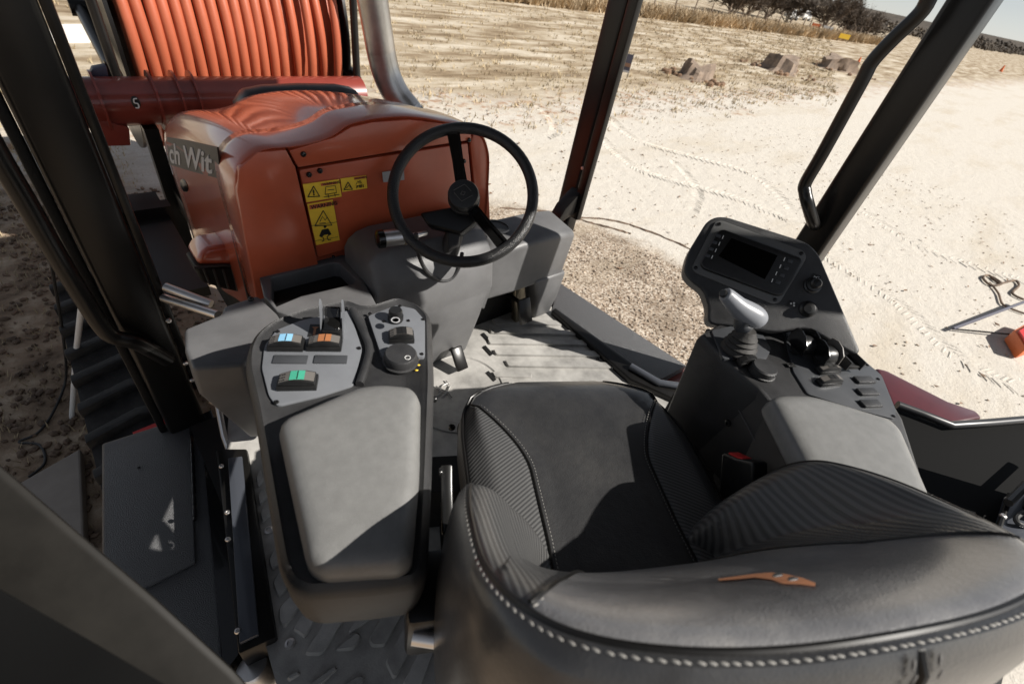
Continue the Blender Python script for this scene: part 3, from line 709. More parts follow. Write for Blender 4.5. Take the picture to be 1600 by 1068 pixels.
for r_ in (L((150, 590), (285, 440), (290, 545), (180, 700), (150, 670)), L((235, 720), (330, 560), (440, 545), (300, 765), (280, 740)), L((310, 870), (500, 560), (615, 550), (430, 850), (400, 870)),
           L((580, 735), (700, 545), (795, 540), (740, 630), (600, 735)), L((710, 780), (800, 630), (935, 540), (950, 560), (805, 815), (730, 820)), L((500, 850), (630, 745), (650, 775), (605, 835)),
           L((815, 920), (1040, 510), (1075, 540), (1075, 640), (880, 1010), (860, 1015)), L((920, 1068), (1060, 780), (1110, 860), (1030, 1068)), L((200, 1020), (255, 990), (262, 1005), (210, 1035)),
           L((340, 1068), (490, 960), (498, 975), (400, 1068)), L((560, 1068), (640, 1020), (672, 1025), (640, 1068)), L((110, 430), (160, 350), (195, 460), (140, 515)), L((85, 290), (120, 210), (150, 300), (100, 345)),
           L((30, -10), (75, -60), (90, -5), (40, 45)), L((15, -110), (45, -160), (62, -110), (25, -60)), L((5, -220), (25, -280), (42, -220), (12, -170))): rib(r_)
for x, y in ((453, 1004), (420, 827)):
    p = at(x, y, 1.0); MB().lathe(p, UZ, [(.011, -.004), (.0105, 0), (.006, .001), (.006, -.003), (.0005, -.003)], 16).build('mat_grommet', 'silver', fm)
# transverse ribs in front of the seat
for (a, b, c, d) in (((765, 512), (895, 516), (905, 522), (768, 519)), ((762, 527), (920, 531), (930, 538), (766, 536)), ((772, 545), (940, 548), (950, 556), (776, 553)), ((790, 562), (960, 566), (968, 574), (795, 571)), ((770, 580), (830, 581), (830, 588), (774, 588)), ((770, 497), (868, 500), (878, 507), (775, 505))):
    rib([a, b, c, d], 1.006)
for k in range(4):
    MB().prism([at(752+k*2.5+a, 522+k*20+b, 1.0005) for a, b in ((0, 0), (4, -3), (16, 10), (12, 13))], (0, 0, -.003)).build('drain_slot', 'ink', fm)
# pressed dome plate at the foot of the column, with the embossed figure
ctr = at(718, 604, 1.0)
MB().lathe(V((ctr.x, ctr.y, .995)), UZ, [(.20, 0), (.197, .006), (.155, .007), (.15, .002), (.0005, .002)], 56).build('mat_disc', 'mat', fm)
eb = MB()
def emb(pl, r=.0028): eb.tube(smoothpath([at(x, y, 1.004) for x, y in pl], 4), r, 6)
emb([(681, 603), (690, 608), (700, 612)]); emb([(686, 612), (692, 602), (702, 598)]); emb([(692, 618), (700, 610), (704, 602)]); emb([(700, 612), (706, 620)]); emb([(683, 618), (690, 612)]); emb([(702, 600), (697, 594)])
eb.build('embossed_figure', 'mat', fm)

# ---- seat pedestal
pd = MB().prism([sp(l, f, 1.39) for l, f in ((-.20, .42), (.2, .42), (.2, -.02), (-.2, -.02))], (0, 0, -.40)).bevel(.01, 2).build('seat_pedestal', 'black_matte', T)
bolt(at(706, 667, 1.35), (0, -.5, 1), .008, pd)
MB().prism([sp(l, f, 1.18) for l, f in ((-.40, .50), (.28, .50), (.28, .40), (-.40, .40))], (0, 0, -.17)).build('riser_plate', 'black_matte', T)
MB().prism([sp(l, f, 1.02) for l, f in ((-.24, .42), (.28, .42), (.28, -.3), (-.24, -.3))], (0, 0, -.016)).build('seat_base_plate', 'black_matte', T)

# ---- seat cushion
import itertools
def seam_l(f): return .118 + max(0, (f-.25))**1.5*1.35 + max(0, .12-f)*.05
def half_w(f):
    w_ = .228 - max(0, f-.30)**2*1.1
    if f > .40: w_ -= (f-.40)**2*10
    return w_
def cz(l, f):
    s = seam_l(f); z = 1.487
    a = max(0, (abs(l)-s*.8))/(max(.03, half_w(f)-s*.8)); a = min(a, 1)
    z += .022*math.sin(a*math.pi*.5)*(1 if f < .3 else max(0, 1-(f-.3)/.14)) - .02*max(0, a-.75)/.25
    z -= .006*math.exp(-((l/.1)**2+((f-.2)/.12)**2))
    if f > .42: z -= (f-.42)**2*5
    return z
fs = [-.02+.50*i/30 for i in range(31)]
fs = fs[:-1]+[.480, .486, .490]
def crow(f, cols): return [sp(l, f, cz(l, f)) for l in cols]
ctr_rows = []; lft = []; rgt = []
for f in fs:
    s = min(seam_l(f), half_w(f)-.004); W_ = half_w(f); dip = .004
    c = [-s + 2*s*i/16 for i in range(17)]
    row = []
    for l in c:
        z = cz(l, f); k = (s-abs(l))
        if k < .008: z -= dip*(1-k/.008)
        row.append(sp(l, f, z))
    ctr_rows.append(row)
    for sgn, dst in ((-1, lft), (1, rgt)):
        row = []
        for i in range(13):
            t = i/12; l = s+(W_-s)*t; z = cz(l, f); k = l-s
            if k < .008: z -= dip*(1-k/.008)
            row.append(sp(sgn*l, f, z))
        for dl, dz in ((.006, .006), (.010, .016), (.012, .035), (.010, .07), (.004, .10)): row.append(sp(sgn*(W_+dl), f, cz(W_, f)-dz))
        dst.append(row)
# front waterfall
def fall(rows):
    last = rows[-1]
    for df, dz in ((.006, .008), (.009, .02), (.010, .045), (.006, .08), (.0, .11)):
        rows.append([p + SF*df - UZ*dz for p in last])
fall(ctr_rows); fall(lft); fall(rgt)
cush = MB().loft(ctr_rows, closed=False, cap=False).build('seat_cushion', 'leather', T, smooth=70)
def fab(mb, fn):
    ly = mb.bm.verts.layers.float_vector.new('fab')
    for v in mb.bm.verts: v[ly] = fn(v.co)
    return mb
def cfab(co):
    l = (co-S0).dot(SR); f = (co-S0).dot(SF); dn = max(0, 1.48-co.z)
    return V((f*.80+(abs(l)+dn)*.62, f*.62-(abs(l)+dn)*.8, 0))
for rws in (lft, rgt): fab(MB().loft(rws, closed=False, cap=False), cfab).build('bolster', 'carbon', cush, smooth=70)
for sgn in (-1, 1):
    path = [sp(sgn*seam_l(f), f, cz(seam_l(f), f)-.0005) for f in fs if seam_l(f) < half_w(f)-.004]
    MB().tube(path, .0022, 8).build('piping', 'black', cush)
    mb = MB(); pp = smoothpath(path, 8); d0 = 0
    for a, b in zip(pp, pp[1:]):
        d0 += (b-a).length
        if d0 > .006:
            d0 = 0; c = a + SR*sgn*-.006 + UZ*.0022; d = (b-a).normalized()
            mb.ell(c, d*.0022, d.cross(UZ)*.0007, UZ*.0007, 6, 4)
    mb.build('stitching', 'stitch', cush)
    path = [sp(sgn*(half_w(f)+.006), f, cz(half_w(f), f)-.003) for f in fs]
    MB().tube(path, .0028, 8).build('piping', 'black', cush)
path = [sp(-half_w(.47)+2*half_w(.47)*i/20, .482, cz(0, .478)-.006) for i in range(21)]
MB().prism([sp(l, f, 1.40) for l, f in ((-.225, .44), (.225, .44), (.235, .0), (-.235, .0))], (0, 0, -.03)).bevel(.01, 2).build('seat_pan', 'black_matte', cush)

# ---- backrest
def fibre(i, t):
    x = max(0, min(NF-1e-6, t*NF)); k = int(x); return rows[i][k].lerp(rows[i][k+1], x-k)
def lerp(tab, t):
    t = max(tab[0][0], min(tab[-1][0], t))
    for (a, va), (b, vb) in zip(tab, tab[1:]):
        if t <= b:
            k = (t-a)/(b-a); k = k*k*(3-2*k) if False else k
            return tuple(x+(y-x)*k for x, y in zip(va, vb))
    return tab[-1][1]
# rim curve (lateral, forward, height) against s = -1..1
rimhalf = [(0, -.147, 1.875), (.1, -.143, 1.870), (.18, -.130, 1.862), (.235, -.108, 1.846), (.266, -.075, 1.822), (.281, -.03, 1.79), (.281, .03, 1.752), (.274, .078, 1.715), (.264, .112, 1.68), (.255, .135, 1.630), (.250, .145, 1.56), (.245, .145, 1.48)]
rim = [(-l, f, z) for l, f, z in reversed(rimhalf[1:])] + rimhalf
rim = [tuple(p) for p in smoothpath([V(p) for p in rim], 8)]
# inner (front face) target for each rim point
rows = []
NF = 44
for (l, f, z) in rim:
    s = abs(l)/.276; wing = max(0, (f+.135)/.28)          # 0 at the centre top, 1 at wing ends
    cl = l*(.55-.12*wing)                                   # foot of this fibre on the front face
    foot = V((cl, .055+.03*wing, 1.47)); top = V((l, f, z))
    line = []
    for k in range(NF+1):
        t = k/NF
        p = top.lerp(foot, t)
        # bulge: cushion swells forward of the straight chord
        b = math.sin(min(1, t*1.0)*math.pi)
        out = V((0, 1, .25)) if wing < .3 else V((-(.45 if l > 0 else -.45)*1.0, .35, .35))
        p += out*(.030*b) + V((0, .0, .0))
        # tight roll just inside the rim
        if t < .34: p += V((0, -.002, .024*(1-.45*wing)))*math.sin((t/.34)**.75*math.pi)
        line.append(p)
    rows.append(line)
def back_rows():
    out = []
    for (l, f, z) in rim:
        wing = max(0, (f+.135)/.28); sg = 1 if l > 0 else -1; lat = min(1, abs(l)/.24)
        line = []
        for k, (dl, df, dz) in enumerate(((.0, 0, 0), (.006, -.010, .004), (.014, -.022, -.008), (.020, -.032, -.035), (.024, -.042, -.09), (.026, -.052, -.18), (.022, -.055, -.30), (.01, -.05, -.42))):
            zz = z+dz
            line.append(V((l+sg*dl*lat**2, f+df*(1-wing*.9)-(.012*(k > 3)*0), max(zz, 1.40-.02*k))))
        out.append(line)
    return out
W3 = lambda p: sp(p[0], p[1], p[2])
nR = len(rim)
# split front face into top roll (leather), wings (carbon) and the centre (leather)
br_faces = {'leather': [], 'carbon': []}
mbL, mbC = MB(), MB()
FL = mbC.bm.verts.layers.float_vector.new('fab')
arc = [0]
for a_, b_ in zip(rim, rim[1:]): arc.append(arc[-1]+(V(b_)-V(a_)).length)
def kb(a_):
    a_ = abs(a_-arc[-1]/2)
    return 1.01 if a_ < .10 else max(-.01, 1-((a_-.10)/.185)**1.25)
for i in range(nR-1):
    for k in range(NF):
        q = [rows[i][k], rows[i][k+1], rows[i+1][k+1], rows[i+1][k]]
        c = sum(q, V())/4
        side = (k+.5)/NF > kb(.5*(arc[i]+arc[i+1])); wingrim = False
        M_ = mbC if (side or wingrim) else mbL
        vs_ = [M_.bm.verts.new(W3(p)) for p in q]
        if M_ is mbC:
            for v_, (ii, kk) in zip(vs_, ((i, k), (i, k+1), (i+1, k+1), (i+1, k))): v_[FL] = V((abs((v_.co-S0).dot(SR))*.95, kk*.0055, 0))
        M_.bm.faces.new(vs_)
for m_ in (mbL, mbC): bmesh.ops.remove_doubles(m_.bm, verts=m_.bm.verts, dist=1e-5)
backrest = mbL.build('backrest', 'leather_sunlit', T, smooth=60, origin=sp(0, 0, 1.6))
mbC.build('bolster', 'carbon', backrest, smooth=60)
MB().loft([[W3(p) for p in ln] for ln in back_rows()], closed=False, cap=False).build('back_shell', 'leather', backrest, smooth=60)
rimw = [W3(p) for p in rim]
MB().tube([p + UZ*-.0005 for p in rimw], .0032, 8).build('piping', 'black', backrest)
def beads(path, step, size, off, m, nm='stitching'):
    mb = MB(); d0 = 0; pp = smoothpath(path, 4)
    for a, b in zip(pp, pp[1:]):
        d0 += (b-a).length
        if d0 >= step:
            d0 -= step; d = (b-a).normalized(); c = a+off; sd = d.cross(UZ).normalized(); x = (d*.93+sd*.3).normalized(); mb.ell(c, x*size*1.15, (sd*.93-d*.3)*size*.45, UZ*size*.45, 8, 5)
    mb.build(nm, m, backrest)
bkr = back_rows(); srow = [W3(ln[0])*.25+W3(ln[1])*.75-UZ*.0004 for ln in bkr]
beads(srow, .0084, .0030, V((0, 0, 0)), 'stitch')
# centre seam on the back with two rows of stitches
for q in (-.012, .012):
    cp = [sp(q, -.160, 1.878), sp(q, -.172, 1.868), sp(q, -.183, 1.84), sp(q, -.194, 1.785), sp(q, -.204, 1.69)]
    beads(cp, .0095, .0038, V((0, 0, 0)), 'stitch_dark')
MB().tube([sp(0, -.157, 1.876), sp(0, -.169, 1.867), sp(0, -.180, 1.84), sp(0, -.190, 1.785), sp(0, -.20, 1.69)], .004, 8).build('piping', 'black', backrest)
# ray helper onto the front of the backrest
bpy.context.view_layer.update()
def bvh_of(objs):
    vv, ff = [], []
    for o in objs:
        b0 = len(vv); mw = o.matrix_world
        vv += [mw @ v.co for v in o.data.vertices]; ff += [[b0+i for i in p.vertices] for p in o.data.polygons]
    return BVHTree.FromPolygons(vv, ff)
tree_ = bvh_of([backrest]+[c for c in backrest.children if c.name.startswith('bolster')])
def onback(x, y, off=.0015):
    d = ray(x, y).normalized(); loc, n, i, ds = tree_.ray_cast(CAM, d)
    if loc is None: return None
    if n.dot(d) > 0: n = -n
    return loc + n*off
def seamline(pxs, nm='stitching', m='stitch'):
    pp = [onback(*p) for p in pxs]; pp = [p for p in pp if p is not None]
    if len(pp) < 2: return
    MB().tube(smoothpath(pp, 5), .0018, 6).build('piping', 'black', backrest)
    beads(pp, .0055, .0024, UZ*.0025+SF*.004, m, nm)
for half in (range(0, nR//2), range(nR//2, nR)):
    pp = [W3(fibre(i_, kb(arc[i_]))) for i_ in half if 0 < kb(arc[i_]) < 1]
    pp = [p + UZ*.0006 for p in pp]
    if len(pp) > 3:
        MB().tube(pp, .0026, 8).build('piping', 'black', backrest)
        beads(pp, .0068, .0026, UZ*.0022-SF*.0045, 'stitch')
lg = []
for row in zip([(1122, 906), (1150, 902), (1180, 898), (1205, 896), (1230, 899), (1255, 905), (1275, 913)], [(1124, 909), (1150, 907), (1180, 904), (1205, 907), (1225, 914), (1250, 915), (1274, 918)]):
    a, b = onback(*row[0]), onback(*row[1])
    if a and b: lg.append([a, b])
for q_ in ((1216, 902), (1240, 908)):
    z_ = onback(*q_, .0022)
    if z_: MB().ell(z_, SR*.006, SF*.0022, UZ*.0006, 10, 4).build('logo_mark', 'ink', backrest)
if len(lg) > 2: MB().loft(lg, closed=False, cap=False).build('embroidered_logo', 'logo', backrest)

# ================================================================== left armrest console
LZ = 1.60
lf_ = Fr(sp(-.42, .3, LZ), SR, SF)
out = [(384, 585), (386, 555), (398, 530), (425, 508), (470, 490), (545, 474), (570, 486), (620, 470), (652, 480), (674, 500), (678, 600), (674, 760), (668, 900), (650, 921), (590, 930), (480, 938), (452, 925), (437, 895), (420, 790), (398, 650)]
top = roundpoly([lf_.h(p) for p in out], .02, 3); cc = sum(top, V())/len(top)
def shrink(ps, k, dz): return [cc + (p-cc)*k + UZ*dz for p in ps]
def inset(ps, d, dz):
    n = len(ps); r_ = []
    for i in range(n):
        t_ = (ps[(i+1) % n]-ps[i-1]).normalized(); nn = V((-t_.y, t_.x, 0)); 
        if nn.dot(cc-ps[i]) < 0: nn = -nn
        r_.append(ps[i]+nn*d+UZ*dz)
    return r_
con = MB().loft([shrink(top, .90, -.14), shrink(top, .96, -.11), shrink(top, .99, -.05), top, inset(top, .004, .012), inset(top, .011, .018), inset(top, .016, .014)]).build('armrest_console', 'housing', T, smooth=50, label='armrest console left of the seat with light grey control panels')
pz = LZ+.016; lf2 = Fr(sp(-.42, .3, pz), SR, SF)
slab(lf2, [(413, 540), (432, 515), (470, 500), (546, 484), (566, 545), (553, 601), (500, 618), (432, 634), (420, 618), (409, 575)], -.004, .002, 'control_panel', 'panel', con, .001, .008)
slab(lf2, [(575, 493), (620, 476), (648, 482), (664, 500), (664, 556), (612, 560), (596, 556)], -.004, .006, 'control_panel', 'panel', con, .001, .006)
sr_ = MB().tube(smoothpath([lf2.h((551, 484), .004), lf2.h((569, 520), .004), lf2.h((577, 550), .004), lf2.h((562, 600), .004)], 5), .007, 10).build('console_ridge', 'housing', con)
# armrest pad
def armpad(fr_, pxs, c0, c1, parent, rnd=.02, b=.018):
    top = roundpoly([fr_.h(p, c1-.008) for p in pxs], rnd, 5); c = sum(top, V())/len(top)
    rg = []
    def ins(d, h):
        n = len(top); r_ = []
        for i in range(n):
            t_ = (top[(i+1) % n]-top[i-1]).normalized(); nn = fr_.n.cross(t_)
            if nn.dot(c-top[i]) < 0: nn = -nn
            r_.append(top[i]+nn*d+fr_.n*h)
        return r_
    rg = [ins(.004, c0-c1), ins(0, c0-c1+.006), ins(0, -.016), ins(.003, -.006), ins(.007, .0)]
    last = rg[-1]
    for k, h in ((.95, .0035), (.89, .006), (.80, .0078), (.62, .0092), (.4, .010), (.2, .0104)): rg.append([c+(p-c)*k+fr_.n*h for p in last])
    return MB().loft(rg).build('armrest', 'pad', parent, smooth=60)
armpad(lf2, [(430, 655), (560, 600), (598, 596), (645, 601), (658, 618), (656, 740), (645, 868), (625, 882), (500, 890), (476, 872), (452, 760)], 0, .045, con, .022)
# rocker switches: housing well, black body with speckled cap
def rocker(fr_, px, a, wid, ln, capm, parent, c=.002, lens=None, h=.016):
    o_ = fr_.h(px, c); x = fr_.x*math.cos(a)+fr_.y*math.sin(a); f2 = Fr(o_, x, fr_.n.cross(x)); f2.n = fr_.n.copy(); f2.y = f2.n.cross(f2.x)
    sw = MB().fbox(f2, -ln/2, ln/2, -wid/2, wid/2, 0, h*.55).bevel(.0015, 2).build('rocker_switch', 'switch', parent)
    pr_ = [(-ln*.47, h*.5), (ln*.47, h*.5), (ln*.45, h*.95), (ln*.2, h*1.18), (0, h*1.2), (-ln*.2, h*1.1), (-ln*.45, h*.75)]
    MB().loft([[f2.p(a_, b_, c_) for a_, c_ in pr_] for b_ in (-wid*.42, wid*.42)]).bevel(.001, 2).build('rocker_cap', 'switch', parent)
    MB().loft([[f2.p(a_, b_, c_+.0006) for b_ in (-wid*.3, wid*.34)] for a_, c_ in ((-ln*.44, h*.77), (-ln*.2, h*1.1), (0, h*1.2), (ln*.2, h*1.18), (ln*.44, h*.96))], closed=False, cap=False).build('rocker_face', capm, parent, smooth=None)
    if lens:
        MB().loft([[f2.p(a_, b_, c_+.0014) for b_ in (-wid*.3, wid*.34)] for a_, c_ in ((-ln*.17, h*1.12), (0, h*1.2), (ln*.2, h*1.18))], closed=False, cap=False).build('rocker_lens', lens, parent, smooth=None)
        MB().fbox(f2, .001, .0022, -wid*.28, wid*.3, h*1.2+.0015, h*1.2+.002).build('rocker_mark', 'ink', parent, smooth=None)
    for i in range(4):
        for j in range(3): 
            MB().lathe(f2.p(-ln*.42+i*ln*.055, -wid*.2+j*wid*.2, h*(.80+.09*i)), f2.n, [(.0011, 0), (.0011, .0009)], 6).build('rocker_dot', 'switch', parent, smooth=None) if (wid > .02 and i < 3) else None
    return f2
def wellbox(fr_, px, a, wid, ln, parent, c=.002):
    o_ = fr_.h(px, c); x = fr_.x*math.cos(a)+fr_.y*math.sin(a); f2 = Fr(o_, x, fr_.n.cross(x)); f2.n = fr_.n.copy(); f2.y = f2.n.cross(f2.x)
    MB().fbox(f2, -ln/2, ln/2, -wid/2, wid/2, -.001, .0025).bevel(.0008, 2).build('blank_plate', 'panel_dark', parent)
A1 = R(-1)
rocker(lf2, (448, 541), A1, .028, .056, 'switch_face', con, lens='cyan'); rocker(lf2, (508, 541), A1, .028, .056, 'switch_face', con, lens='amber')
rocker(lf2, (466, 600), R(0), .030, .058, 'switch_face', con, lens='green')
for px in ((454, 562), (517, 562)): wellbox(lf2, px, A1, .019, .052, con)
rocker(lf2, (627, 529), R(3), .030, .045, 'switch_face', con, c=.006, lens='ink')
# orange tool label
f3 = Fr(lf2.h((492, 517), .0022), SR, SF); MB().fbox(f3, -.010, .010, -.016, .018, 0, .0008).build('panel_label', 'ink', con, smooth=None)
MB().fbox(f3, -.002, .002, -.013, .004, .0009, .0014).build('panel_mark', 'amber', con, smooth=None); MB().loft([[f3.p(-.006, .010, c_), f3.p(.006, .010, c_), f3.p(0, .003, c_)] for c_ in (.0009, .0015)]).build('panel_mark', 'amber', con, smooth=None)
# thumb paddle between two clear fins
f4 = Fr(lf2.h((521, 520), .002), SR, SF)
MB().fbox(f4, -.016, .016, -.02, .02, 0, .02).bevel(.003, 2).build('paddle_base', 'switch', con)
MB().loft([[f4.p(a_, b_, c_) for b_, c_ in ((-.018, .021), (-.010, .027), (.006, .030), (.016, .045), (.020, .045), (.020, .02))] for a_ in (-.013, .013)]).bevel(.002, 2).build('paddle', 'black_gloss', con)
for a_ in (-.019, .017):
    pr_ = [(-.018, 0), (.022, 0), (.024, .03), (.020, .055), (.012, .066), (.004, .060), (-.004, .035), (-.014, .012)]
    MB().loft([[f4.p(q, b_, c_) for b_, c_ in pr_] for q in (a_, a_+.002)]).build('fin', 'silver' if False else 'panel', con)
# push-turn knob and round knob
def knob(fr_, px, c, prof_, m, parent, name='knob', seg=28):
    return MB().lathe(fr_.h(px, c), fr_.n, prof_, seg).build(name, m, parent, smooth=35)
knob(lf2, (618, 500), .006, [(.013, 0), (.0145, .003), (.0145, .012), (.0125, .013), (.0125, .022), (.011, .025), (.0005, .025)], 'switch', con)
knob(lf2, (618, 500), .0315, [(.008, 0), (.008, .0008), (.006, .0008), (.006, 0)], 'label_grey', con, 'knob_ring')
knob(lf2, (626, 565), .002, [(.030, 0), (.031, .004), (.0275, .005), (.0275, .017), (.025, .021), (.0005, .021)], 'housing', con, 'dial', 36)
knob(lf2, (637, 559), .0225, [(.005, 0), (.005, .0012), (.004, .0012), (.004, 0)], 'white', con, 'dial_mark')
for px in ((434, 518), (541, 482), (561, 544), (432, 628)): bolt(lf2.h(px, .002), UZ, .0038, con)
for px in ((578, 490), (625, 478), (661, 499), (659, 553), (600, 502), (638, 501)): bolt(lf2.h(px, .006), UZ, .0034, con)
for px in ((652, 562), (654, 570), (651, 578)): MB().ell(lf2.h(px, .002), SR*.003, SF*.002, UZ*.001, 8, 4).build('yellow_mark', 'yellow', con)
for f_, z_ in ((.36, 1.56), (.21, 1.56), (.10, 1.56)): bolt(sp(-.288, f_, z_), SR, .006, con)
MB().prism([sp(l, f, 1.50) for l, f in ((-.34, .12), (-.26, .12), (-.26, .02), (-.34, .02))], (0, 0, -.14)).bevel(.01, 2).build('console_arm', 'black', con)
MB().prism([sp(l, f, 1.20) for l, f in ((-.30, .00), (-.26, .0), (-.26, -.09), (-.30, -.09))], (0, 0, -.2)).bevel(.004, 2).build('slide_post', 'black', T)
# seat belt stalk between seat and console
st_ = MB().tube([sp(-.262, .10, 1.38), sp(-.268, .20, 1.45), sp(-.272, .235, 1.50)], .009, 8).build('belt_anchor', 'bolt', T)
MB().prism([sp(l, f, z) for l, f, z in ((-.282, .16, 1.46), (-.262, .16, 1.46), (-.262, .25, 1.52), (-.282, .25, 1.52))], (0, 0, -.01)).bevel(.003, 2).build('bracket', 'bolt', st_)
MB().tube([sp(-.33, .02, 1.46), sp(-.26, .0, 1.46)], [.013, .012], 12).build('arm_shaft', 'silver', st_)

# ================================================================== right console
RZ = 1.635
rf = Fr(sp(.42, .2, RZ), SR, SF)
routl = [(1093, 520), (1128, 500), (1200, 470), (1262, 470), (1335, 545), (1380, 585), (1402, 635), (1414, 655), (1466, 812), (1440, 900), (1290, 850), (1262, 745), (1198, 620), (1130, 560)]
top = [rf.h(p) for p in routl]; ctp = sum(top, V())/len(top)
rcon = MB().loft([[p+(ctp-p)*.10-UZ*.26-SR*.0 for p in top], [p-UZ*.02 for p in top], [p+(ctp-p)*.02 for p in top]]).bevel(.006, 3).build('armrest_console', 'housing', T, smooth=50, label='dark armrest console right of the seat with joystick and monitor')
# inner wall reaching down to the floor beside the seat
wl = [(1103, 512), (1198, 622), (1262, 748), (1290, 800), (1190, 820), (1120, 745), (1062, 668), (1056, 615)]
wp = [hit(x, y, sp(.315, 0, 0), SR) for x, y in wl]
MB().prism(wp, SR*.012).bevel(.004, 2).build('console_wall', 'housing', rcon)
for px in ((1101, 580), (1138, 660), (1062, 650), (1185, 764)): bolt(hit(px[0], px[1], sp(.314, 0, 0), SR), -SR, .0075, rcon)
MB().tube([hit(x, y, sp(.314, 0, 0), SR) for x, y in ((1125, 588), (1165, 660), (1222, 770))], .0012, 6).build('wall_seam', 'dash', rcon)
MB().prism([sp(l, f, 1.40) for l, f in ((.33, .50), (.50, .50), (.50, .10), (.33, .10))], (0, 0, -.4)).build('console_foot', 'black_matte', rcon)
armf = Fr(sp(.42, .2, RZ), SR, SF)
armpad(armf, [(1200, 622), (1215, 614), (1262, 614), (1300, 624), (1392, 652), (1412, 672), (1474, 812), (1462, 868), (1330, 840), (1266, 748)], 0, .035, rcon, .02)
slab(rf, [(1224, 512), (1262, 506), (1330, 545), (1378, 586), (1400, 640), (1398, 654), (1335, 638), (1262, 615), (1240, 580)], -.004, .004, 'control_panel', 'panel_dark', rcon, .001, .006, label='dark grey control panel with rocker switches')
slab(rf, [(1112, 516), (1180, 500), (1205, 545), (1198, 560), (1130, 560)], -.004, .004, 'joystick_plate', 'panel_dark', rcon, .001, .006)
for k in range(3):
    px = (1349+k*5, 595+k*18.5)
    o_ = rf.h(px, .004); MB().fbox(Fr(o_, SR, SF), -.022, .022, -.009, .009, 0, .006).bevel(.001, 2).build('blank_plate', 'housing', rcon)
AR = R(2)
rocker(rf, (1291, 581), AR, .019, .052, 'switch_face', rcon, c=.004, lens='ink'); rocker(rf, (1293, 599), AR, .019, .052, 'switch_face', rcon, c=.004, lens='ink')
rocker(rf, (1165, 568), R(4), .017, .042, 'switch', rcon, c=.002)
knob(rf, (1189, 582), .002, [(.026, 0), (.027, .003), (.0245, .004), (.0245, .015), (.022, .018), (.0005, .018)], 'housing', rcon, 'dial', 36)
for px in ((1241, 551), (1236, 570)): 
    o_ = rf.h(px, .0042); MB().fbox(Fr(o_, SR, SF), -.009, .009, -.006, .006, 0, .0006).build('panel_label', 'ink', rcon, smooth=None)
for px in ((1229, 514), (1236, 569), (1355, 570), (1396, 650), (1372, 592)): bolt(rf.h(px, .004), UZ, .0036, rcon)
# twin thumb wheels with guard fins
for k, px in enumerate(((1252, 543), (1286, 559))):
    o_ = rf.h(px, .02); f5 = Fr(o_, SR, SF)
    MB().lathe(f5.p(-.013, 0, .008), SR, [(.020, 0), (.021, .003), (.021, .023), (.020, .026)], 26).build('thumb_wheel', 'switch', rcon)
    MB().fbox(f5, -.017, .017, -.024, .024, -.001, .004).build('wheel_base', 'switch', rcon)
    for q in (-.019, .016):
        pr_ = [(-.024, 0), (.024, 0), (.028, .020), (.022, .036), (.008, .040), (-.008, .036), (-.022, .024)]
        MB().loft([[f5.p(a_, b_, c_) for b_, c_ in pr_] for a_ in (q, q+.002)]).build('fin', 'switch_face' if k and q > 0 else 'black_gloss', rcon)
o_ = rf.h((1322, 568), .014); f5 = Fr(o_, SR, SF)
MB().fbox(f5, -.016, .016, -.018, .018, 0, .010).bevel(.002, 2).build('paddle_base', 'switch', rcon)
for q in (-.019, .017): MB().fbox(f5, q, q+.002, -.02, .02, 0, .022).build('fin', 'housing', rcon)

# ---- monitor head: panel leaning back towards the operator
MN = (SR*-.42 - SF*.60 + UZ*.68).normalized(); MX = UZ.cross(MN).normalized(); MY = MN.cross(MX)
mf = Fr(sp(.47, .42, 1.655), MX, MY)
head = [(1068, 425), (1074, 395), (1104, 346), (1118, 338), (1135, 338), (1262, 378), (1280, 396), (1345, 548), (1338, 556), (1262, 512), (1212, 520), (1150, 510), (1105, 506), (1108, 480), (1098, 452), (1080, 440)]
hp = roundpoly([mf.h(p) for p in head], .018, 3)
mon = MB().prism(hp, mf.n*-.05).bevel(.008, 4, 40).build('monitor_console', 'housing', T, smooth=45)
slab(mf, [(1081, 417), (1118, 346), (1128, 344), (1256, 391), (1261, 402), (1219, 472), (1208, 475), (1086, 426)], -.002, .004, 'monitor_frame', 'frame_grey', mon, .0015, .010)
slab(mf, [(1094, 412), (1120, 362), (1130, 357), (1252, 402), (1255, 408), (1225, 460), (1214, 462), (1100, 420)], .002, .012, 'monitor', 'switch', mon, .004, .012, seg=3)
slab(mf, [(1123, 400), (1143, 372), (1215, 399), (1195, 436)], .0125, .0132, 'screen', 'screen', mon, 0)
for k in range(4):
    for x0, y0, dx, dy in ((1129.5, 370.5, -5.6, 10.3), (1225.5, 405, -6.3, 11)):
        a_ = mf.h((x0+dx*k, y0+dy*k), .0128); f6 = Fr(a_, MX, MY)
        MB().fbox(f6, -.0008, .0008, -.004, .004, 0, .0006).build('button_mark', 'white', mon, smooth=None)
        b_ = mf.h((x0+dx*k+(9 if x0 > 1200 else -7), y0+dy*k+(3 if x0 > 1200 else -2)), .0125)
        MB().fbox(Fr(b_, MX, MY), -.005, .005, -.0035, .0035, 0, .0015).bevel(.0007, 2).build('monitor_button', 'panel_dark', mon)
for px in ((1124, 350), (1087, 418), (1252, 396), (1211, 468)): bolt(mf.h(px, .004), mf.n, .0042, mon)
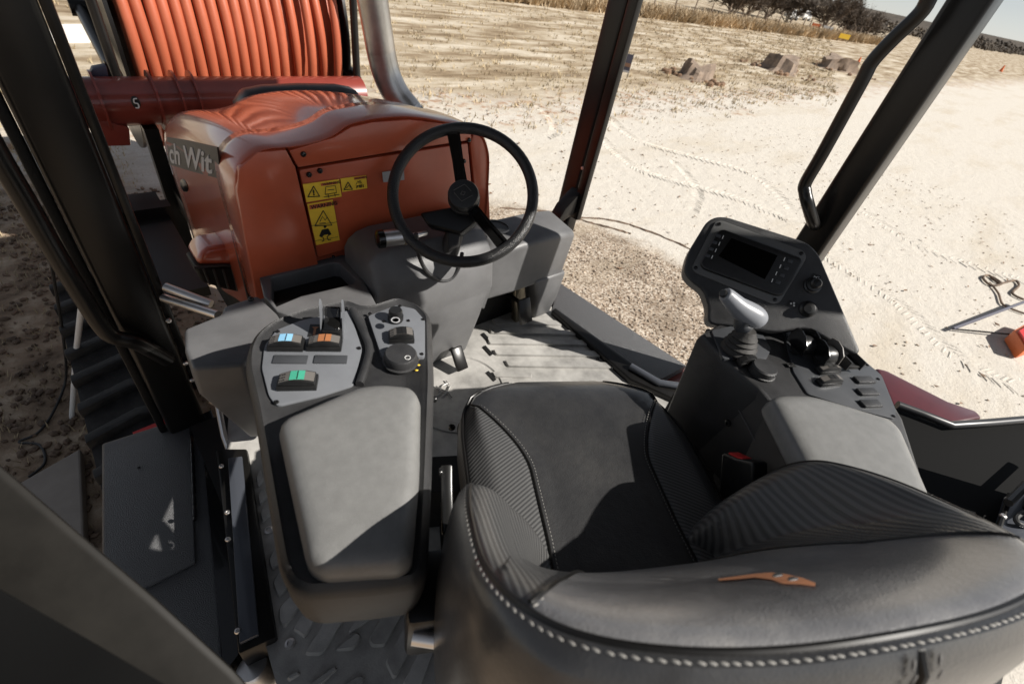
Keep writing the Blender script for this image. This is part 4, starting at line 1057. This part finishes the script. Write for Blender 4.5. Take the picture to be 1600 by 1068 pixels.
# horn button and key switch with their little labels
knob(mf, (1269, 446), .0, [(.0175, 0), (.0175, .004), (.0145, .006), (.0145, .012), (.010, .014), (.011, .022), (.008, .026), (.0005, .027)], 'switch', mon, 'push_button')
knob(mf, (1262, 483), .0, [(.0175, 0), (.0175, .004), (.0135, .007), (.0115, .012), (.010, .0125), (.0005, .0125)], 'switch', mon, 'key_switch')
knob(mf, (1262, 482), .0128, [(.0075, 0), (.0075, .0008), (.0005, .0008)], 'bolt', mon, 'key_slot')
for px in ((1275, 433), (1238, 475)):
    f7 = Fr(mf.h(px, .0005), MX, MY); MB().fbox(f7, -.009, .009, -.0065, .0065, 0, .0006).build('panel_label', 'ink', mon, smooth=None)
    mk = MB()
    if px[0] == 1275: mk.tube([f7.p(-.005, .002, .001), f7.p(-.001, 0, .001), f7.p(.005, .003, .001), f7.p(.005, -.003, .001), f7.p(-.001, 0, .001), f7.p(-.005, -.002, .001)], .0005, 5)
    else:
        for q in ((-.003, 0), (.002, .003), (.004, -.002)): mk.lathe(f7.p(q[0], q[1], .0007), f7.n, [(.002, 0), (.002, .0005), (.0012, .0005), (.0012, 0)], 10)
    mk.build('panel_mark', 'white', mon, smooth=None)
# ---- joystick
jb = rf.h((1152, 548), .004); jt = V(jb) + V((0, 0, .085)) + SF*.01
js = MB().lathe(jb, (jt-jb), [(.034, 0), (.036, .004), (.031, .012), (.034, .016), (.028, .022), (.030, .026), (.024, .032), (.026, .036), (.020, .044), (.016, .052)], 28).build('joystick', 'rubber', T, smooth=30)
neck = jb + (jt-jb)*.55; tipA = hit(1135, 462, sp(0, .45, 0), SF); 
g0 = hit(1182, 500, V(jb)+hf*.01, FW); 
gA = neck + UZ*.0; 
P = [neck, neck+UZ*.022, hit(1176, 498, jb, FW)+UZ*0]
# grip: fat heel lower right, slim thumb end upper left
dj = (V(jb)-CAM).dot(FW)-.035
def atd(x, y, D): return CAM + ray(x, y)*D
gp = [atd(1186, 502, dj+.012), atd(1181, 497, dj+.006), atd(1168, 489, dj), atd(1155, 480, dj-.008), atd(1144, 470, dj-.014), atd(1136, 462, dj-.018), atd(1132, 459, dj-.02)]
MB().tube(smoothpath(gp, 4), [x for x in [r_*1.12 for r_ in ([.012, .015, .018, .0195, .0205, .0212, .0215, .0215, .0212, .0205, .0198, .019, .018, .017, .0165, .016, .0155, .015, .0145, .014, .0135, .013, .0128, .012, .010])]], 24).build('grip', 'grip_grey', js, smooth=70)
MB().tube(smoothpath([neck, atd(1160, 508, dj+.01), atd(1166, 496, dj+.004)], 4), [.017, .0165, .016, .0165, .017, .018, .018, .018, .018], 20).build('grip_stem', 'panel_dark', js, smooth=70)
MB().lathe(atd(1131, 459, dj-.021), atd(1128, 457, dj-.03)-atd(1136, 462, dj-.018), [(.008, 0), (.008, .004), (.006, .006), (.0005, .006)], 18).build('thumb_button', 'switch', js)

# ---- seat belt buckle
bo = hit(1147, 745, sp(.262, 0, 0), SR)
bf = Fr(bo, (SF*.25-UZ*.97), (SF*.97+UZ*.25)); 
bk = MB().prism([hit(x, y, sp(.255, 0, 0), SR) for x, y in ((1127, 706), (1148, 716), (1176, 722), (1176, 760), (1162, 792), (1136, 787), (1122, 770))], SR*.034).bevel(.006, 3).build('belt_buckle', 'switch', T)
MB().prism([hit(x, y, sp(.262, 0, 0), SR) for x, y in ((1138, 706), (1160, 716), (1158, 722), (1136, 713))], SR*.022).bevel(.002, 2).build('release_button', 'red', bk)

# ================================================================== dashboard
def yz(prof_, x0, x1): return MB().prism([(x0, y, z) for y, z in prof_], (x1-x0, 0, 0))
pod_c = MB(); 
P1 = [(1.155, 1.505), (1.02, 1.50), (.965, 1.44), (.945, 1.34), (.965, 1.22), (1.155, 1.20)]
pod_c.loft([[(x, y+dy, z+dz) for y, z in P1] for x, dy, dz in ((.487, .012, -.06), (.497, .004, -.03), (.52, 0, -.01), (.56, 0, 0), (.84, 0, 0), (.885, .004, -.01), (.905, .015, -.03))])
dash = pod_c.bevel(.022, 4, 35).build('dashboard', 'dash', T, smooth=60)
# pedestal
pe = MB().loft([[(x, y, z) for x, y in ((xa, yb), (xa, 1.12), (xb, 1.12), (xb, yb))] for z, xa, xb, yb in ((.992, .66, .87, 1.00), (1.08, .645, .865, .975), (1.2, .60, .875, .955), (1.32, .54, .895, .952))])
pe.bevel(.022, 4, 35).build('column_pedestal', 'dash', dash, smooth=60)
# boot ring round the column
MB().tube(smoothpath([atY(x, y, .958) for x, y in ((650, 365), (655, 400), (668, 425), (688, 438), (706, 434), (718, 415), (722, 395))], 5), .006, 8).build('boot_rim', 'housing', dash)
# right wing
wg = MB().loft([[(x, y, z) for y, z in ((.985+dy, 1.40+d), (1.15, 1.42+d), (1.15, 1.22+e), (1.0+dy, 1.20+e))] for x, d, e, dy in ((.89, .0, 0, .01), (1.05, .02, 0, 0), (1.2, .02, 0, 0), (1.30, .01, -.0, .0), (1.33, -.005, 0, .02))]).bevel(.02, 4, 35).build('dash_wing', 'dash', dash, smooth=60)
MB().loft([[(x, y, z) for x, y in ((xa, ya), (1.325, ya), (1.325, 1.14), (xa, 1.14))] for z, xa, ya in ((.995, 1.235, 1.02), (1.1, 1.21, 1.0), (1.23, 1.15, .99))]).bevel(.014, 3, 35).build('wing_leg', 'dash', dash, smooth=60)
MB().lathe((1.0, 1.09, 1.443), UZ, [(.045, -.002), (.048, .002), (.041, .002), (.040, -.002)], 30).build('cup_holder', 'housing', dash)
MB().lathe((1.0, 1.09, 1.4415), UZ, [(.040, -.001), (.040, .0008), (.0005, .0008)], 30).build('cup_holder_well', 'ink', dash)
# tray on the left
def ringslab(outer, inner, z, h, name, m, parent, bevel=.004):
    o1 = [at(x, y, z) for x, y in outer]; i1 = [at(x, y, z) for x, y in inner]; n = len(o1); mb = MB()
    vo = mb.vs(o1); vi = mb.vs(i1); vob = mb.vs([p-UZ*h for p in o1]); vib = mb.vs([p-UZ*h for p in i1])
    for i in range(n):
        j = (i+1) % n
        mb.bm.faces.new((vo[i], vo[j], vi[j], vi[i])); mb.bm.faces.new((vob[i], vob[j], vo[j], vo[i])); mb.bm.faces.new((vi[i], vi[j], vib[j], vib[i])); mb.bm.faces.new((vib[i], vib[j], vob[j], vob[i]))
    return mb.bevel(bevel, 3).build(name, m, parent, smooth=50)
ty = ringslab([(404, 428), (535, 397), (548, 400), (590, 478), (575, 490), (452, 492), (432, 486), (412, 462)], [(424, 433), (520, 410), (530, 411), (556, 436), (552, 443), (470, 462), (432, 478), (424, 466)], 1.40, .07, 'dash_tray', 'dash', dash, .007)
MB().prism([at(x, y, 1.352) for x, y in ((404, 432), (545, 398), (590, 480), (450, 505))], (0, 0, -.01)).build('tray_floor', 'black_matte', dash)
MB().prism([(.22, .955, 1.35), (.50, .955, 1.35), (.50, 1.155, 1.35), (.22, 1.155, 1.35)], (0, 0, -.12)).bevel(.01, 2).build('tray_body', 'dash', dash)
bolt(at(521, 401, 1.402), UZ, .005, dash)
# left corner cover
lc = MB(); tp = [at(x, y, 1.41) for x, y in ((287, 513), (345, 490), (348, 478), (402, 460), (432, 488), (440, 500), (398, 545), (380, 570), (300, 575), (288, 545))]
cl = sum(tp, V())/len(tp)
tp2 = [p-UZ*.08+(p-cl)*.04 for p in tp]; bt = [cl+(p-cl)*.62-UZ*.36+V((.03, .03, 0)) for p in tp]
lc.loft([bt, [p.lerp(q, .5) for p, q in zip(bt, tp2)], tp2, tp]).bevel(.014, 4, 40).build('corner_cover', 'dash', dash, smooth=60)
bolt(at(392, 467, 1.412), UZ, .007, dash)
# bracket tubes from post to dash
for a, b in (((258, 448), (330, 475)), ((255, 465), (340, 492))):
    MB().tube([atY(a[0], a[1], 1.25), at(b[0], b[1], 1.36)], .011, 10).build('brace', 'silver', dash)
# pedals
def pedal(p, w_, l_, tilt, name='pedal'):
    f_ = Fr(p, (1, 0, 0), (0, math.cos(tilt), math.sin(tilt))); q = MB().fbox(f_, -w_/2, w_/2, -l_/2, l_/2, 0, .014).bevel(.004, 2).build(name, 'black', T)
    MB().tube([f_.p(0, l_*.3, 0), f_.p(0, l_*.3, -.05)+V((0, .05, 0))], .009, 8).build('pedal_arm', 'black', q)
pedal(at(716, 560, 1.05), .045, .085, R(50)); pedal(at(818, 485, 1.12), .06, .10, R(65))
MB().prism([atY(x, y, 1.03) for x, y in ((806, 438), (820, 436), (824, 505), (806, 508))], (0, .03, 0)).bevel(.003, 2).build('pedal_bracket', 'zinc', dash)
MB().box((.9, 1.10, 1.0), (1.22, 1.15, 1.25)).build('firewall', 'black_matte', T)
# hydraulic lever with round silver grip left of wheel
ga, gb = atd(590, 374, 1.235), atd(634, 369, 1.27); d = (gb-ga).normalized()
hv = MB().lathe(ga, d, [(.016, -.004), (.0235, 0), (.0245, .004), (.0245, .016), (.021, .018)], 26).build('lever_grip', 'black_gloss', T)
MB().lathe(ga, d, [(.0215, .016), (.022, .018), (.022, (gb-ga).length-.008), (.0225, (gb-ga).length), (.018, (gb-ga).length+.003), (.010, (gb-ga).length+.006)], 26).build('sleeve', 'silver', hv)
MB().lathe(ga, d, [(.0225, (gb-ga).length-.009), (.0238, (gb-ga).length-.008), (.0238, (gb-ga).length-.001), (.0225, (gb-ga).length)], 26).build('band', 'zinc', hv)
MB().tube([gb, gb+d*.035, gb+d*.06+V((.01, .02, -.01))], .0075, 10).build('lever_arm', 'silver', hv)

# ---- steering wheel
WC = atd(724, 303, 1.275); Tn, An = R(43), R(-46)
WN = V((math.sin(Tn)*math.sin(An), -math.sin(Tn)*math.cos(An), math.cos(Tn)))
wf = Fr(WC, WN.cross(V((-.3, 1, 0))), V((0, 1, 0))); wf.n = WN; e = V((1, 0, 0)) - WN*WN.x; wf.x = e.normalized(); wf.y = WN.cross(wf.x)
RR = .190
sw = MB().tube([wf.p(RR*math.cos(2*math.pi*k/72), RR*math.sin(2*math.pi*k/72)) for k in range(72)], .0155, 18, closed=True).build('steering_wheel', 'rim_rubber', T, smooth=80)
HB = wf.p(0, 0, -.028)
for tx, ty_ in ((708, 205), (795, 395)):
    q = wf.ab((tx, ty_)); L_ = math.hypot(*q); a = math.atan2(q[1], q[0])
    dd = wf.x*math.cos(a)+wf.y*math.sin(a); ss = WN.cross(dd)
    mb = MB(); st0 = HB+dd*.025; en = WC+dd*(RR-.006)
    def secn(c, w_, t_): return [c-ss*w_-WN*t_, c+ss*w_-WN*t_, c+ss*w_+WN*t_, c+ss*w_*.65+WN*t_, c+ss*w_*.6+WN*t_*.2, c-ss*w_*.6+WN*t_*.2, c-ss*w_*.65+WN*t_, c-ss*w_+WN*t_]
    mb.loft([secn(st0, .017, .006), secn(st0.lerp(en, .5), .0155, .005), secn(en, .018, .005)]).build('spoke', 'black_gloss', sw, smooth=30)
MB().lathe(wf.p(0, 0, -.06), WN, [(.030, -.03), (.036, -.01), (.043, .012), (.045, .030), (.0415, .034), (.0415, .036), (.043, .038), (.043, .056), (.040, .062), (.032, .0645), (.0005, .065)], 40).build('hub', 'rim_rubber', sw, smooth=40)
hm = MB(); 
for pl in ([(-.02, .018), (.014, .021), (.022, -.004)], [(-.022, .012), (-.014, -.019), (.02, -.016)], [(-.008, 0), (0, .006), (.006, 0), (0, -.006), (-.008, 0)]):
    hm.tube([wf.p(a_, b_, .0060) for a_, b_ in pl], .0009, 5)
hm.build('hub_emblem', 'switch_face', sw)
MB().tube([wf.p(0, 0, -.07), atY(690, 425, 1.0)], [.022, .034], 20).build('steering_column', 'housing', T)
cl_ = MB().prism([atd(x, y, 1.33) for x, y in ((655, 332), (730, 318), (745, 345), (720, 365), (668, 352))], FW*.05).bevel(.008, 3).build('column_shroud', 'black', T)
MB().prism([atd(x, y, 1.36) for x, y in ((700, 352), (722, 352), (716, 382), (700, 392))], FW*.03).bevel(.004, 2).build('tilt_lever', 'housing', T)

# ================================================================== cab frame
def upost(x0, x1, y0, y1, z0, z1, nm='cab_post', b=.012, m='black', **kw): return MB().box((x0, y0, z0), (x1, y1, z1)).bevel(b, 3).build(nm, m, T, **kw)
lp = upost(-.075, .025, 1.25, 1.33, .85, 3.05, label='front post on the left of the cab')
MB().box((-.098, 1.275, .85), (-.078, 1.305, 3.0)).bevel(.006, 2).build('door_frame', 'black_matte', lp)
MB().box((.026, 1.26, 1.0), (.045, 1.29, 3.0)).bevel(.004, 2).build('door_seal', 'black', lp)
for z_ in (1.05, 1.12, 1.28): bolt((.03, 1.25, z_), (.3, -1, 0), .007, lp, 'silver')
hb = smoothpath([atY(x, y, 1.22) for x, y in ((-60, 140), (-8, 235), (40, 315), (85, 392), (125, 458), (158, 508))] + [atY(178, 526, 1.22), atY(215, 536, 1.22), atY(262, 562, 1.24)], 6)
MB().tube(hb, .019, 14).build('grab_handle', 'black', lp)
cp = upost(1.575, 1.64, 1.25, 1.34, .95, 3.05, label='front post on the right of the cab')
MB().box((1.57, 1.20, 1.30), (1.60, 1.245, 3.0)).bevel(.006, 2).build('door_seal', 'black', cp)
MB().prism([(1.50, 1.22, 1.36), (1.58, 1.22, 1.43), (1.58, 1.22, 1.33), (1.46, 1.22, 1.28)], (0, .06, 0)).bevel(.005, 2).build('gusset', 'black', cp)
bolt((1.572, 1.245, 1.52), (-1, -.2, 0), .008, cp, 'silver')
rp_ = upost(1.575, 1.68, .29, .375, .95, 3.05, label='rear post on the right of the cab with a long grab handle')
hx = 1.50
hb = smoothpath([V((1.59, .335, 2.36)), V((1.53, .335, 2.345))]+[atX(x, y, hx) for x, y in ((1470, -30), (1440, 18), (1395, 62), (1362, 98), (1345, 130), (1285, 240), (1259, 285), (1258, 300), (1262, 318))] + [atX(1270, 345, 1.54), atX(1274, 352, 1.575)], 6)
MB().tube(hb, .0165, 14).build('grab_handle', 'black', rp_)
# rear left post near the camera
lo = [hit(x, y, V((-.17, .42, 1.6)), (V((.75, .45, -.2))).normalized()) for x, y in ((-140, 600), (0, 716), (130, 828), (250, 930), (370, 1040), (440, 1120), (330, 1120), (280, 1072), (150, 990), (0, 905), (-140, 830))]
MB().prism(lo, V((-.10, -.03, -.05))).bevel(.012, 4).build('door_frame', 'dull_frame', T, label='dull door frame edge crossing the lower left corner')
lo2 = [hit(x, y, V((-.16, .30, 1.7)), (V((.75, .45, -.2))).normalized()) for x, y in ((-200, 740), (0, 915), (150, 1000), (285, 1080), (300, 1200), (-200, 1200))]
MB().prism(lo2, V((-.04, -.02, -.02))).bevel(.005, 2).build('door_panel', 'deep_black', T)
# unseen roof canopy, widened past the posts to shade the hood panel
rfm = MB().box((-.16, -.55, 3.05), (2.10, 1.42, 3.12)).bevel(.02, 3).build('roof', 'black', T)
upost(1.575, 1.66, -.55, -.47, .95, 3.05); upost(-.12, -.04, -.55, -.47, .95, 3.05)
# ---- right sill with grit pad and fenders
sl_ = MB().prism([at(x, y, 1.0) for x, y in ((874, 441), (1073, 571), (1025, 596), (862, 486))], (0, 0, -.06)).bevel(.003, 2).build('step_pad', 'grit', T)
MB().prism([at(x, y, 1.02) for x, y in ((862, 484), (868, 480), (1005, 578), (1075, 612), (1062, 626), (985, 592))], (0, 0, -.08)).bevel(.006, 3).build('sill_rail', 'black', T)
MB().tube([at(x, y, 1.03) for x, y in ((985, 572), (1030, 598), (1070, 604))], .014, 10).build('door_bar', 'glassy', T)
for px in ((934, 560), (870, 486)): bolt(at(*px, 1.0), UZ, .006, T)
MB().prism([at(x, y, .97) for x, y in ((1027, 597), (1075, 573), (1110, 590), (1075, 625))], (0, 0, -.2)).bevel(.006, 2).build('fender', 'paint_tube', T)
fd = MB().prism([at(x, y, 1.25) for x, y in ((1368, 573), (1385, 577), (1480, 625), (1525, 640), (1537, 652), (1490, 662), (1400, 645))], (0, 0, -.3)).bevel(.012, 4).build('rear_fender', 'maroon', T)
MB().tube([at(x, y, 1.30) for x, y in ((1402, 632), (1440, 646), (1486, 664), (1545, 660), (1640, 652))], .013, 10).build('frame_tube', 'satin_black', fd)
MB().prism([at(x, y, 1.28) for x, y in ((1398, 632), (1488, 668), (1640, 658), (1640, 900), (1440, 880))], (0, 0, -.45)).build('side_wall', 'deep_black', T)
tkp = [at(x, y, 1.30) for x, y in ((1578, 770), (1560, 830), (1545, 868), (1640, 900), (1640, 770))]
tn = MB().prism(tkp, (0, 0, -.1)).bevel(.008, 3).build('fuel_tank', 'glassy', T)
MB().tube([at(1578, 772, 1.31), at(1546, 868, 1.31)], .006, 8).build('tank_strap', 'black', tn)
for px in ((1575, 780), (1567, 806), (1556, 845)): bolt(at(*px, 1.312), UZ, .008, tn, 'silver')
MB().tube([at(1575, 785, 1.33), at(1640, 720, 1.33)], .010, 8).build('hose', 'hoseblack', T)
MB().tube(smoothpath([at(1600, 800, 1.31), at(1588, 808, 1.315), at(1592, 818, 1.315), at(1610, 822, 1.31)], 4), .006, 8).build('tank_handle', 'hoseblack', tn)

# ================================================================== conduit reel in front
RY, RZc, RRd = 3.90, 1.50, .70
reel = empty('conduit_reel', (.85, RY, RZc), 'big reel wound with orange conduit, in front of the hood', 'reel')
x0, x1 = .34, 1.42; n = 20; mb = MB()
for i in range(n):
    x = x0+.025+(x1-x0-.05)*i/(n-1); rad = RRd - (.05 if i in (15, 18) else 0) - random.uniform(0, .006)
    if i in (14, 17): continue
    pts = [(x+.003*math.sin(a*2+i)+.002*math.sin(a*5+i*3)+(.03*math.cos(a+1)*(i in (15, 18))), RY+math.cos(a)*rad, RZc+math.sin(a)*rad) for a in [2*math.pi*k/64 for k in range(64)]]
    mb.tube(pts, .0265, 12, closed=True)
mb.build('conduit', 'conduit', reel, smooth=80)
MB().tube([(x0, RY, RZc), (x1, RY, RZc)], RRd-.065, 48).build('reel_core', 'conduit', reel, smooth=60)
for x in (x0-.05, x1+.03):
    MB().lathe((x, RY, RZc), (1, 0, 0), [(RRd-.10, 0), (RRd+.02, 0), (RRd+.02, .018), (RRd-.10, .018)], 56).build('flange', 'black', reel)
for xx in (.245, 1.475):
    MB().tube([(xx, 3.12, 1.28), (xx, 3.15, 2.5)], .022, 10).build('reel_post', 'black', reel)
    MB().tube([(xx, 3.12, 1.35), (xx, RY, RZc)], .03, 10).build('reel_arm', 'black', reel)
MB().tube([(.2, RY, RZc), (1.52, RY, RZc)], .04, 16).build('axle', 'black', reel)
